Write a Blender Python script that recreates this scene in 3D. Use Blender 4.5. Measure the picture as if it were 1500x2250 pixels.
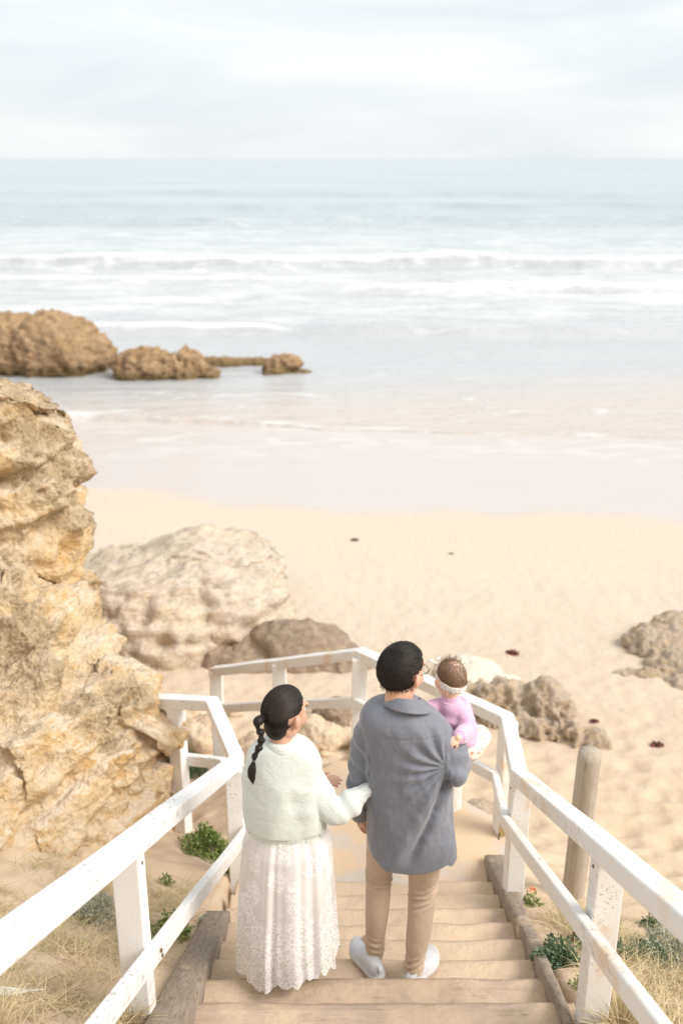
import bpy, math, random
import numpy as np
from mathutils import Vector, Matrix
R = math.radians
random.seed(7); rng = np.random.default_rng(11)
scn = bpy.context.scene
for o in list(bpy.data.objects): bpy.data.objects.remove(o)
col = scn.collection

# ------------------------------------------------------------------ camera
CAM_Z = 7.0; PITCH = R(19.56); FPX = 2187.0
cd = bpy.data.cameras.new('camera'); cam = bpy.data.objects.new('camera', cd); col.objects.link(cam)
cam.location = (0, 0, CAM_Z); cam.rotation_euler = (R(90) - PITCH, 0, 0)
cd.sensor_fit = 'VERTICAL'; cd.sensor_height = 36.0; cd.sensor_width = 24.0; cd.lens = 36.0 * FPX / 2250
cd.clip_start = 0.05; cd.clip_end = 30000
cd.dof.use_dof = True; cd.dof.focus_distance = 4.15; cd.dof.aperture_fstop = 2.0
scn.camera = cam
scn.render.resolution_x = 682; scn.render.resolution_y = 1024

# ------------------------------------------------------------------ sky and sun
SUN_EL, SUN_AZ = R(42), R(112)          # azimuth clockwise from +Y (sea) : sun at the right, a little behind the camera
w = bpy.data.worlds.new("World"); scn.world = w; w.use_nodes = True
nt = w.node_tree; nt.nodes.clear()
def N(t, kind, **kw):
    n = t.nodes.new(kind)
    for k, v in kw.items(): setattr(n, k, v)
    return n
sky = N(nt, 'ShaderNodeTexSky', sky_type='NISHITA'); sky.sun_disc = False
sky.sun_elevation = SUN_EL; sky.sun_rotation = SUN_AZ; sky.dust_density = 2.0
bg1 = N(nt, 'ShaderNodeBackground'); bg1.inputs['Strength'].default_value = 0.1
nt.links.new(sky.outputs[0], bg1.inputs[0])
tc = N(nt, 'ShaderNodeTexCoord')
mp = N(nt, 'ShaderNodeMapping'); mp.inputs['Scale'].default_value = (1.5, 1.5, 8.5)
nt.links.new(tc.outputs['Generated'], mp.inputs[0])
cn = N(nt, 'ShaderNodeTexNoise'); cn.inputs['Scale'].default_value = 2.2; cn.inputs['Detail'].default_value = 7; cn.inputs['Roughness'].default_value = 0.52
cn.inputs['Distortion'].default_value = 0.4
nt.links.new(mp.outputs[0], cn.inputs['Vector'])
cr = N(nt, 'ShaderNodeValToRGB')
cr.color_ramp.elements[0].position = 0.36; cr.color_ramp.elements[0].color = (0.53, 0.56, 0.585, 1)
cr.color_ramp.elements[1].position = 0.66; cr.color_ramp.elements[1].color = (0.635, 0.648, 0.645, 1)
nt.links.new(cn.outputs['Fac'], cr.inputs[0])
bg2 = N(nt, 'ShaderNodeBackground'); bg2.inputs['Strength'].default_value = 1.0
nt.links.new(cr.outputs[0], bg2.inputs[0])
ms = N(nt, 'ShaderNodeMixShader'); ms.inputs[0].default_value = 0.9
nt.links.new(bg1.outputs[0], ms.inputs[1]); nt.links.new(bg2.outputs[0], ms.inputs[2])
wo = N(nt, 'ShaderNodeOutputWorld'); nt.links.new(ms.outputs[0], wo.inputs[0])

sd = bpy.data.lights.new('sun', 'SUN'); sun = bpy.data.objects.new('sun', sd); col.objects.link(sun)
sd.energy = 2.4; sd.angle = R(34); sd.color = (1.0, 0.93, 0.84)
dirv = Vector((math.sin(SUN_AZ) * math.cos(SUN_EL), math.cos(SUN_AZ) * math.cos(SUN_EL), math.sin(SUN_EL)))
sun.rotation_euler = dirv.to_track_quat('Z', 'Y').to_euler(); sun.location = (20, 0, 30)

scn.view_settings.view_transform = 'Standard'; scn.view_settings.look = 'None'
scn.view_settings.exposure = 0.72; scn.view_settings.gamma = 1

# ------------------------------------------------------------------ helpers
CP, SP = math.cos(PITCH), math.sin(PITCH)
def at(px, py, Y):
    """the world point seen at photo pixel px,py that stands Y metres out"""
    a = (px - 750) / FPX; b = (1125 - py) / FPX
    d = np.array([a, CP + b * SP, -SP + b * CP])
    return np.array([0, 0, CAM_Z]) + d * (Y / d[1])

P_ = rng.permutation(256); P_ = np.concatenate([P_, P_, P_]).astype(np.int64)
G_ = rng.normal(size=(256, 3)); G_ /= np.linalg.norm(G_, axis=1)[:, None]
def perlin(p):
    p = np.asarray(p, float); i = np.floor(p).astype(np.int64); f = p - i; i &= 255
    u = f * f * f * (f * (f * 6 - 15) + 10); out = 0
    for dx in (0, 1):
        for dy in (0, 1):
            for dz in (0, 1):
                h = P_[P_[P_[i[:, 0] + dx] + i[:, 1] + dy] + i[:, 2] + dz]
                g = G_[h]; d = f - np.array([dx, dy, dz])
                wgt = (u[:, 0] if dx else 1 - u[:, 0]) * (u[:, 1] if dy else 1 - u[:, 1]) * (u[:, 2] if dz else 1 - u[:, 2])
                out = out + wgt * (g * d).sum(1)
    return out * 1.6
def fbm(p, oct=4, gain=.5, ridged=False):
    a, s, o = 1., 0., 0.; p = np.asarray(p, float)
    for k in range(oct):
        n = perlin(p * 2 ** k + 17.3 * k)
        o = o + a * ((1 - 2 * np.abs(n)) if ridged else n); s += a; a *= gain
    return o / s
J_ = rng.random((256, 3))
def worley(p):
    p = np.asarray(p, float); i = np.floor(p).astype(np.int64); best = np.full(len(p), 9.)
    for dx in (-1, 0, 1):
        for dy in (-1, 0, 1):
            for dz in (-1, 0, 1):
                c = i + np.array([dx, dy, dz]); m = c & 255
                h = P_[P_[P_[m[:, 0]] + m[:, 1]] + m[:, 2]]
                best = np.minimum(best, ((c + J_[h] - p) ** 2).sum(1))
    return np.sqrt(best)
def sstep(a, b, x):
    t = np.clip((x - a) / (b - a), 0, 1); return t * t * (3 - 2 * t)

def mesh(name, V, F, mat, parent=None, smooth=True, bevel=0, mats=None, fm=None):
    me = bpy.data.meshes.new(name)
    me.from_pydata([tuple(map(float, v)) for v in V], [], [tuple(int(i) for i in f) for f in F])
    if mats:
        for m in mats: me.materials.append(m)
        if fm is not None: me.polygons.foreach_set('material_index', np.asarray(fm, dtype=np.int32))
    else: me.materials.append(mat)
    me.polygons.foreach_set('use_smooth', [smooth] * len(me.polygons)); me.update()
    o = bpy.data.objects.new(name, me); col.objects.link(o)
    if parent is not None:
        o.parent = parent
        top = parent
        while top.parent is not None: top = top.parent
        if parent.parent is None: o.matrix_parent_inverse = Matrix.Translation(parent.location).inverted()
    if bevel:
        b = o.modifiers.new('bevel', 'BEVEL'); b.width = bevel; b.segments = 2; b.limit_method = 'ANGLE'; b.angle_limit = R(50)
    return o
def tag(o, label, cat, group=None, kind=None):
    if label: o['label'] = label
    if cat: o['category'] = cat
    if group: o['group'] = group
    if kind: o['kind'] = kind
    return o
def thing(name, label, cat, loc, group=None):
    o = bpy.data.objects.new(name, None); col.objects.link(o); o.location = tuple(map(float, loc)); o.empty_display_size = .1
    return tag(o, label, cat, group)
def struct(o): o['kind'] = 'structure'; return o

def joinp(parts):
    V, F, n = [], [], 0
    for v, f in parts:
        V.append(np.asarray(v, float)); F += [tuple(i + n for i in q) for q in f]; n += len(v)
    return np.concatenate(V), F
def grid_faces(nu, nv, wrap=False):
    F = []
    for i in range(nu - 1):
        for j in range(nv if wrap else nv - 1):
            a = i * nv + j; b = i * nv + (j + 1) % nv
            F.append((a, b, b + nv, a + nv))
    return F
def grid_np(nu, nv):
    i, j = np.meshgrid(np.arange(nu - 1), np.arange(nv - 1), indexing='ij'); a = (i * nv + j).ravel()
    return np.stack([a, a + nv, a + nv + 1, a + 1], 1)
def fast_mesh(name, V, F, mat):
    me = bpy.data.meshes.new(name); V = np.asarray(V, np.float32); F = np.asarray(F, np.int32)
    me.vertices.add(len(V)); me.vertices.foreach_set('co', V.ravel())
    me.loops.add(F.size); me.loops.foreach_set('vertex_index', F.ravel())
    me.polygons.add(len(F)); me.polygons.foreach_set('loop_start', np.arange(0, F.size, F.shape[1], dtype=np.int32))
    me.polygons.foreach_set('use_smooth', np.ones(len(F), bool))
    me.update(calc_edges=True); me.validate(); me.materials.append(mat)
    o = bpy.data.objects.new(name, me); col.objects.link(o); return o
def ellip(c, r, rot=None, nu=16, nv=24):
    th = np.linspace(0, np.pi, nu); ph = np.linspace(0, 2 * np.pi, nv, endpoint=False)
    T, P = np.meshgrid(th[1:-1], ph, indexing='ij')
    v = np.stack([np.sin(T) * np.cos(P), np.sin(T) * np.sin(P), np.cos(T)], -1).reshape(-1, 3)
    v = np.vstack([v, [[0, 0, 1]], [[0, 0, -1]]]) * np.array(r)
    if rot is not None: v = v @ np.array(rot).T
    F = [tuple(reversed(f)) for f in grid_faces(nu - 2, nv, True)]; F = [f[::-1] for f in F]
    n = (nu - 2) * nv
    for j in range(nv):
        F.append((n, (j + 1) % nv, j)[::-1]); k = (nu - 3) * nv
        F.append((n + 1, k + j, k + (j + 1) % nv)[::-1])
    return v + np.array(c), F
def cat(pts, m):
    pts = np.asarray(pts, float)
    if len(pts) < 3:
        t = np.linspace(0, 1, m)[:, None]; return pts[0] * (1 - t) + pts[1] * t
    P = np.vstack([2 * pts[0] - pts[1], pts, 2 * pts[-1] - pts[-2]]); out = []
    for s in np.linspace(0, len(pts) - 1 - 1e-6, m):
        i = int(s); t = s - i; a, b, c, d = P[i:i + 4]
        out.append(.5 * ((2 * b) + (-a + c) * t + (2 * a - 5 * b + 4 * c - d) * t * t + (-a + 3 * b - 3 * c + d) * t ** 3))
    return np.array(out)
def tube(pts, rad, m=24, n=16, up=(0, 0, 1), flat=1.0, caps=True):
    """smooth tube through pts, rad a list of radii (or (a,b) pairs); rounded ends"""
    pts = np.asarray(pts, float); rad = np.asarray([(r, r * flat) if np.isscalar(r) else r for r in rad], float)
    C = cat(pts, m); Q = np.maximum(cat(rad, m), 1e-4)
    T = np.gradient(C, axis=0); T /= np.linalg.norm(T, axis=1)[:, None]
    if caps:
        k = 4; ex = []
        for end in (0, 1):
            c, q, t = (C[0], Q[0], -T[0]) if end == 0 else (C[-1], Q[-1], T[-1])
            for j in range(1, k + 1):
                a = j / k * np.pi / 2 * .97
                ex.append((end, c + t * math.sin(a) * min(q), q * math.cos(a)))
        s = [e for e in ex if e[0] == 0][::-1]; e2 = [e for e in ex if e[0] == 1]
        C = np.vstack([[x[1] for x in s], C, [x[1] for x in e2]]); Q = np.vstack([[x[2] for x in s], Q, [x[2] for x in e2]])
        T = np.vstack([[T[0]] * k, T, [T[-1]] * k])
    up = np.array(up, float); V = []
    a0 = np.cross(T[0], up)
    if np.linalg.norm(a0) < .1: a0 = np.cross(T[0], np.array([0., 1, 0]))
    A = a0 / np.linalg.norm(a0)
    ph = np.linspace(0, 2 * np.pi, n, endpoint=False)
    for c, q, t in zip(C, Q, T):
        A = A - t * (A @ t); A /= np.linalg.norm(A); B = np.cross(t, A)
        V.append(c + np.outer(np.cos(ph) * q[0], A) + np.outer(np.sin(ph) * q[1], B))
    V = np.concatenate(V); F = [f[::-1] for f in grid_faces(len(C), n, True)]
    F.append(tuple(range(n))); F.append(tuple(reversed(range(len(V) - n, len(V)))))
    return V, [f[::-1] for f in F]
def fuse(parts, voxel, smooth=4, fac=.5):
    V, F = joinp(parts)
    me = bpy.data.meshes.new('t'); me.from_pydata(V.tolist(), [], F); me.update()
    o = bpy.data.objects.new('t', me); col.objects.link(o)
    m = o.modifiers.new('r', 'REMESH'); m.mode = 'VOXEL'; m.voxel_size = voxel
    if smooth:
        s = o.modifiers.new('s', 'SMOOTH'); s.iterations = smooth; s.factor = fac
    dg = bpy.context.evaluated_depsgraph_get(); ev = o.evaluated_get(dg); me2 = ev.to_mesh()
    n = len(me2.vertices); A = np.empty(n * 3, np.float32); me2.vertices.foreach_get('co', A); V = A.reshape(-1, 3).astype(float)
    F = [tuple(p.vertices) for p in me2.polygons]
    ev.to_mesh_clear(); bpy.data.objects.remove(o); bpy.data.meshes.remove(me)
    return V, F
def normals(V, F):
    Nn = np.zeros_like(V)
    for sz in (3, 4):
        f = np.array([q for q in F if len(q) == sz])
        if len(f) == 0: continue
        d = np.cross(V[f[:, 2]] - V[f[:, 0]], V[f[:, -1]] - V[f[:, 1]]) if sz == 4 else np.cross(V[f[:, 1]] - V[f[:, 0]], V[f[:, 2]] - V[f[:, 0]])
        for k in range(sz): np.add.at(Nn, f[:, k], d)
    return Nn / (np.linalg.norm(Nn, axis=1)[:, None] + 1e-12)

# ------------------------------------------------------------------ materials
def mat(name, colr=(.5, .5, .5), rough=.6, spec=.3, **kw):
    m = bpy.data.materials.new(name); m.use_nodes = True; b = m.node_tree.nodes['Principled BSDF']
    b.inputs['Base Color'].default_value = (*colr, 1); b.inputs['Roughness'].default_value = rough
    b.inputs['Specular IOR Level'].default_value = spec
    for k, v in kw.items(): b.inputs[k].default_value = v
    return m, m.node_tree, b
def mathn(t, op, a, b=None, c=None, clamp=False):
    n = N(t, 'ShaderNodeMath', operation=op); n.use_clamp = clamp
    for i, v in enumerate((a, b, c)):
        if v is None: continue
        if isinstance(v, (int, float)): n.inputs[i].default_value = v
        else: t.links.new(v, n.inputs[i])
    return n.outputs[0]
def mixc(t, f, a, b, mode='MIX'):
    n = N(t, 'ShaderNodeMix', data_type='RGBA', blend_type=mode)
    for s, v in ((n.inputs[0], f), (n.inputs[6], a), (n.inputs[7], b)):
        if isinstance(v, (int, float)): s.default_value = v
        elif isinstance(v, tuple): s.default_value = (*v, 1)
        else: t.links.new(v, s)
    return n.outputs[2]
def coord(t, scale=(1, 1, 1), rot=(0, 0, 0), src='Object'):
    c = N(t, 'ShaderNodeTexCoord'); m = N(t, 'ShaderNodeMapping')
    m.inputs['Scale'].default_value = scale; m.inputs['Rotation'].default_value = rot
    t.links.new(c.outputs[src], m.inputs[0]); return m.outputs[0]
def noise(t, vec, scale=5, detail=4, rough=.5, dist=0):
    n = N(t, 'ShaderNodeTexNoise'); n.inputs['Scale'].default_value = scale; n.inputs['Detail'].default_value = detail
    n.inputs['Roughness'].default_value = rough; n.inputs['Distortion'].default_value = dist
    if vec is not None: t.links.new(vec, n.inputs['Vector'])
    return n.outputs['Fac']
def voro(t, vec, scale=5, feature='F1', out='Distance', rnd=1):
    n = N(t, 'ShaderNodeTexVoronoi', feature=feature); n.inputs['Scale'].default_value = scale; n.inputs['Randomness'].default_value = rnd
    t.links.new(vec, n.inputs['Vector']); return n.outputs[out]
def ramp(t, v, *stops):
    n = N(t, 'ShaderNodeValToRGB'); e = n.color_ramp.elements
    while len(e) < len(stops): e.new(.5)
    for el, (p, c) in zip(e, stops):
        el.position = p; el.color = (c, c, c, 1) if isinstance(c, (int, float)) else (*c, 1)
    t.links.new(v, n.inputs[0]); return n.outputs[0]
def bump(t, b, h, strength=.4, dist=.01, prev=None):
    n = N(t, 'ShaderNodeBump'); n.inputs['Strength'].default_value = strength; n.inputs['Distance'].default_value = dist
    t.links.new(h, n.inputs['Height'])
    if prev is not None: t.links.new(prev, n.inputs['Normal'])
    t.links.new(n.outputs[0], b.inputs['Normal']); return n.outputs[0]
def sepxyz(t, vec):
    n = N(t, 'ShaderNodeSeparateXYZ'); t.links.new(vec, n.inputs[0]); return n.outputs

# dry / wet sand, one material on the whole beach
M_SAND, t, b = mat('sand', rough=.95, spec=.15)
oc = coord(t); sx, sy, sz_ = sepxyz(t, oc)
wob = noise(t, coord(t, (.12, .12, .12)), 2.0, 3)
edge = mathn(t, 'ADD', sy, mathn(t, 'MULTIPLY', mathn(t, 'SUBTRACT', wob, .5), 4.5))
cx_ = N(t, 'ShaderNodeMapRange'); cx_.interpolation_type = 'SMOOTHSTEP'; cx_.inputs[1].default_value = -6.5; cx_.inputs[2].default_value = 1.0; cx_.inputs[3].default_value = -1.3; cx_.inputs[4].default_value = .45; t.links.new(sx, cx_.inputs[0]); edge = mathn(t, 'ADD', edge, cx_.outputs[0])
wet = N(t, 'ShaderNodeMapRange'); wet.interpolation_type = 'SMOOTHSTEP'
wet.inputs[1].default_value = 16.6; wet.inputs[2].default_value = 17.7; t.links.new(edge, wet.inputs[0]); wet = wet.outputs[0]
grain = noise(t, oc, 260, 2, .7); patch = noise(t, oc, 1.3, 5, .6); damp = noise(t, oc, 6, 5, .65)
dry = mixc(t, patch, (.575, .45, .315), (.635, .515, .38))
dry = mixc(t, ramp(t, damp, (.45, 0), (.75, .45)), dry, (.52, .355, .20))
dry = mixc(t, ramp(t, grain, (.35, .25), (.6, 0)), dry, (.42, .27, .15))
farm = N(t, 'ShaderNodeMapRange'); farm.inputs[1].default_value = 7.0; farm.inputs[2].default_value = 13.0; t.links.new(sy, farm.inputs[0])
dry = mixc(t, farm.outputs[0], dry, mixc(t, patch, (.585, .505, .41), (.615, .54, .45)))
wetc = mixc(t, noise(t, coord(t, (.5, 1.5, 1)), 1.2, 4), (.53, .48, .45), (.56, .51, .48))
wetc = mixc(t, mathn(t, 'MULTIPLY', ramp(t, noise(t, coord(t, (.35, .9, 1)), 1.3, 6, .65, 1.5), (.48, 0), (.62, 1)), ramp(t, mathn(t, 'DIVIDE', sy, 40), (.50, 0), (.62, .8))), wetc, (.66, .645, .63))
t.links.new(mixc(t, wet, dry, wetc), b.inputs['Base Color'])
t.links.new(mathn(t, 'SUBTRACT', .95, mathn(t, 'MULTIPLY', wet, .62)), b.inputs['Roughness'])
t.links.new(mathn(t, 'ADD', .15, mathn(t, 'MULTIPLY', wet, .35)), b.inputs['Specular IOR Level'])
hh = mathn(t, 'ADD', mathn(t, 'MULTIPLY', noise(t, oc, 9, 6, .6), 1.0), mathn(t, 'MULTIPLY', grain, .06))
hh = mathn(t, 'MULTIPLY', hh, mathn(t, 'SUBTRACT', 1, wet))
bump(t, b, hh, .55, .035)

def rockmat(name, c1, c2, c3, pitc, s=1.0, strat=0.0, bumpd=.05, sandc=None, crag=False, tide=False):
    m, t, b = mat(name, rough=.95, spec=.12)
    oc = coord(t); n1 = noise(t, oc, 1.6 * s, 6, .6, .3); n2 = noise(t, oc, 7 * s, 6, .68); n3 = noise(t, oc, 28 * s, 5, .7)
    c = mixc(t, ramp(t, n1, (.38, 0), (.62, 1)), c1, c2)
    c = mixc(t, ramp(t, n2, (.42, 0), (.66, .85)), c, c3)
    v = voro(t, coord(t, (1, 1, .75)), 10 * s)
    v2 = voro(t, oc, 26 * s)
    pit_shade = mathn(t, 'MULTIPLY', ramp(t, v2, (.0, 1), (.42, 0)), ramp(t, n2, (.42, 0), (.6, 1)))
    c = mixc(t, mathn(t, 'MULTIPLY', pit_shade, .55), c, pitc)  # shade of the weathering pits put into the colour
    c = mixc(t, ramp(t, n3, (.3, .5), (.5, 0)), c, tuple(x * .72 for x in c1))
    if strat:
        wv = noise(t, coord(t, (1.2, 1.2, 13), (R(7), R(9), 0)), 1.6, 5, .6, .5)
        c = mixc(t, ramp(t, wv, (.46, 0), (.54, strat), (.62, 0)), c, pitc)
    if sandc:
        ge = N(t, 'ShaderNodeNewGeometry'); _, _, nz = sepxyz(t, ge.outputs['True Normal'])
        c = mixc(t, mathn(t, 'MULTIPLY', ramp(t, nz, (.55, 0), (.9, 1)), ramp(t, n2, (.4, .9), (.6, .2))), c, sandc)
    if crag:
        at_ = N(t, 'ShaderNodeAttribute', attribute_name='crag').outputs['Fac']
        g = mixc(t, ramp(t, n2, (.38, 0), (.62, 1)), (.70, .565, .39), (.47, .35, .205)); g = mixc(t, ramp(t, n3, (.40, .8), (.52, 0)), g, (.22, .155, .085)); g = mixc(t, ramp(t, v2, (.0, .8), (.35, 0)), g, (.17, .115, .06))  # cell centres darkened to paint shade into the cliff's holes
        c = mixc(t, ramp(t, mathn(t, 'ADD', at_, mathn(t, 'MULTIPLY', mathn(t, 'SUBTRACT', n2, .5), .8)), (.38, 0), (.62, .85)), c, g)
    if tide:
        _, _, wz = sepxyz(t, N(t, 'ShaderNodeNewGeometry').outputs['Position'])
        c = mixc(t, ramp(t, mathn(t, 'ADD', wz, mathn(t, 'MULTIPLY', n2, .5)), (.45, .75), (.75, 0)), c, (.16, .12, .055))
    t.links.new(c, b.inputs['Base Color'])
    h = mathn(t, 'ADD', mathn(t, 'MULTIPLY', n2, .7), mathn(t, 'MULTIPLY', n3, .35))
    h = mathn(t, 'ADD', h, mathn(t, 'MULTIPLY', v, .5)); h = mathn(t, 'ADD', h, mathn(t, 'MULTIPLY', v2, .25))
    bump(t, b, h, .8, bumpd); return m
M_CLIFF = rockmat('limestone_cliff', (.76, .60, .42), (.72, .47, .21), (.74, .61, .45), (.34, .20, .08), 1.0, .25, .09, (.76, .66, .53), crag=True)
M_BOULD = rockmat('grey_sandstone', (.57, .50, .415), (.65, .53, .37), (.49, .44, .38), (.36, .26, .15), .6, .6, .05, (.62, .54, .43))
M_DARKR = rockmat('brown_slab', (.36, .285, .21), (.42, .32, .22), (.27, .215, .165), (.14, .10, .07), 1.1, .3, .04)
M_SEAR = rockmat('sea_rock', (.52, .355, .21), (.45, .29, .15), (.36, .25, .155), (.15, .10, .055), .7, .45, .09, tide=True)
M_PALE = rockmat('pale_stone', (.71, .58, .43), (.64, .46, .28), (.58, .47, .36), (.30, .20, .12), 2.2, .2, .02)
M_WHITES = rockmat('white_slab', (.80, .72, .60), (.75, .65, .52), (.72, .66, .57), (.45, .36, .26), 2.0, .2, .02)
M_CRAG = rockmat('pitted_crag', (.58, .48, .36), (.50, .37, .22), (.46, .40, .33), (.15, .115, .055), 1.7, 0, .05)

# white painted timber, peeled and stained
def paintmat(name, base, rust, peel):
    m, t, b = mat(name, rough=.5, spec=.4)
    oc = coord(t); n1 = noise(t, oc, 5, 5, .6); n2 = noise(t, coord(t, (30, 5, 30)), 2.5, 6, .75)
    c = mixc(t, n1, base, tuple(x * .96 for x in base))
    c = mixc(t, ramp(t, noise(t, coord(t, (2.5, .8, 1.2)), 3.0, 5, .65), (.54, 0), (.74, rust)), c, (.74, .50, .26))
    gr_ = noise(t, coord(t, (55, 3, 55)), 1.0, 4, .7); c = mixc(t, ramp(t, gr_, (.30, .35), (.42, 0)), c, (.58, .56, .52))
    g = noise(t, oc, 2.4, 3)
    pl = mathn(t, 'MULTIPLY', ramp(t, n2, (.575, 0), (.61, 1)), ramp(t, g, (.49, 0), (.56, peel)))
    c = mixc(t, pl, c, (.30, .24, .18))
    t.links.new(c, b.inputs['Base Color'])
    bump(t, b, mathn(t, 'ADD', mathn(t, 'MULTIPLY', n2, .5), n1), .25, .003); return m
M_PAINT = paintmat('white_paint', (.83, .835, .84), .08, .95)
M_PAINTR = paintmat('stained_white_paint', (.82, .815, .80), .85, .7)
M_STEEL, t, b = mat('bracket_brass', (.42, .33, .16), .45, .5, Metallic=.6)
M_BOLT, t, b = mat('rusty_bolt', (.20, .12, .06), .6, .4, Metallic=.5)

def woodmat(name, c1, c2, crack, sc=(3, 40, 40), sandy=0.0, nrm=False):
    m, t, b = mat(name, rough=.9, spec=.15)
    oc = coord(t); g = noise(t, coord(t, sc), 1.0, 6, .7); f = noise(t, coord(t, tuple(x * 2.6 for x in sc)), 1.0, 5, .75)
    c = mixc(t, ramp(t, g, (.35, 0), (.65, 1)), c1, c2); c = mixc(t, ramp(t, f, (.34, .8), (.46, 0)), c, crack)
    h = mathn(t, 'ADD', g, mathn(t, 'MULTIPLY', f, .6))
    if sandy:
        s1 = noise(t, oc, 3.2, 6, .65); ss = ramp(t, s1, (sandy - .10, 0), (sandy + .02, 1))
        gr = noise(t, oc, 200, 2, .7)
        sc2 = mixc(t, noise(t, oc, 9, 5, .6), (.67, .53, .385), (.61, .475, .33)); sc2 = mixc(t, ramp(t, gr, (.35, .25), (.6, 0)), sc2, (.42, .27, .15))
        c = mixc(t, ss, c, sc2)
        h = mixc(t, ss, h, mathn(t, 'ADD', mathn(t, 'MULTIPLY', noise(t, oc, 26, 5, .6), 2.2), mathn(t, 'MULTIPLY', gr, .3)))
    t.links.new(c, b.inputs['Base Color']); bump(t, b, h, .6, .008); return m
M_TREAD = woodmat('sanded_tread_timber', (.56, .46, .355), (.50, .40, .30), (.34, .265, .19), (1.6, 34, 30), .32)
M_TREADN = woodmat('bare_tread_timber', (.54, .43, .325), (.45, .345, .25), (.22, .16, .11), (1.6, 34, 30), .53)
M_STRING = woodmat('weathered_timber', (.36, .30, .245), (.25, .205, .165), (.10, .08, .06), (42, 2.2, 20), .70)
M_POLE = woodmat('round_pole_timber', (.50, .44, .36), (.40, .35, .285), (.22, .18, .14), (45, 45, 2))

M_CONC, t, b = mat('sandy_concrete', rough=.9, spec=.2)
oc = coord(t); s1 = noise(t, oc, 1.5, 6, .6, .4)
c = mixc(t, noise(t, oc, 14, 5, .6), (.58, .52, .45), (.51, .455, .39)); c = mixc(t, ramp(t, s1, (.44, 0), (.52, 1)), c, mixc(t, noise(t, oc, 8, 5), (.67, .52, .36), (.61, .44, .285)))
t.links.new(c, b.inputs['Base Color']); bump(t, b, mathn(t, 'ADD', noise(t, oc, 60, 4, .6), mathn(t, 'MULTIPLY', s1, 3)), .4, .01)

# sea
M_SEA, t, b = mat('sea_water', rough=.22, spec=.5)
oc = coord(t); sx, sy, sz_ = sepxyz(t, oc)
def band(lo0, lo1, hi0, hi1, v):
    a = N(t, 'ShaderNodeMapRange'); a.interpolation_type = 'SMOOTHSTEP'; a.inputs[1].default_value = lo0; a.inputs[2].default_value = lo1; t.links.new(v, a.inputs[0])
    c = N(t, 'ShaderNodeMapRange'); c.interpolation_type = 'SMOOTHSTEP'; c.inputs[1].default_value = hi0; c.inputs[2].default_value = hi1
    c.inputs[3].default_value = 1; c.inputs[4].default_value = 0; t.links.new(v, c.inputs[0])
    return mathn(t, 'MULTIPLY', a.outputs[0], c.outputs[0])
wv = mathn(t, 'MULTIPLY', mathn(t, 'SUBTRACT', noise(t, coord(t, (.05, .02, 1)), 1.0, 4), .5), 14)
yy = mathn(t, 'ADD', sy, wv)
deep = band(45, 130, 20000, 40000, sy)
base = mixc(t, ramp(t, noise(t, coord(t, (.012, .03, 1)), 1.0, 4), (.35, 0), (.65, 1)), (.41, .47, .50), (.345, .41, .44))
mid = mixc(t, noise(t, coord(t, (.1, .3, 1)), 1.0, 4), (.50, .515, .53), (.42, .44, .455))
sh = band(-10, -5, 27.5, 34, mathn(t, 'ADD', mathn(t, 'ADD', sy, mathn(t, 'MULTIPLY', sx, -.18)), mathn(t, 'MULTIPLY', wv, .25)))
cw = mixc(t, deep, mid, base); cw = mixc(t, sh, cw, mixc(t, noise(t, coord(t, (.4, .8, 1)), 1.0, 4), (.55, .48, .43), (.52, .475, .44)))
stk = noise(t, coord(t, (.16, .5, 1)), 1.0, 7, .68, 1.2); fine = noise(t, coord(t, (.9, 2.2, 1)), 1.0, 6, .7, 1.0)
foamn = mathn(t, 'ADD', mathn(t, 'MULTIPLY', stk, .6), mathn(t, 'MULTIPLY', fine, .4))
fz = band(67, 74, 100, 128, yy); fz2 = band(38, 50, 66, 72, yy); fz3 = band(20, 26, 30, 40, sy)
thr = mathn(t, 'ADD', mathn(t, 'ADD', mathn(t, 'MULTIPLY', fz, .15), mathn(t, 'MULTIPLY', fz2, .155)), mathn(t, 'MULTIPLY', fz3, .02))
att = N(t, 'ShaderNodeAttribute', attribute_name='foam'); 
thr = mathn(t, 'ADD', thr, mathn(t, 'MULTIPLY', att.outputs['Fac'], .28))
fo = ramp(t, mathn(t, 'ADD', foamn, thr), (.58, 0), (.80, 1))
t.links.new(mixc(t, fo, cw, (.70, .72, .725)), b.inputs['Base Color'])
t.links.new(mathn(t, 'ADD', .25, mathn(t, 'MULTIPLY', fo, .55)), b.inputs['Roughness'])
rip = mathn(t, 'ADD', noise(t, coord(t, (.5, 1.6, 1)), 1.0, 5, .6), mathn(t, 'MULTIPLY', fo, .4))
bump(t, b, rip, .5, .25)
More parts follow.
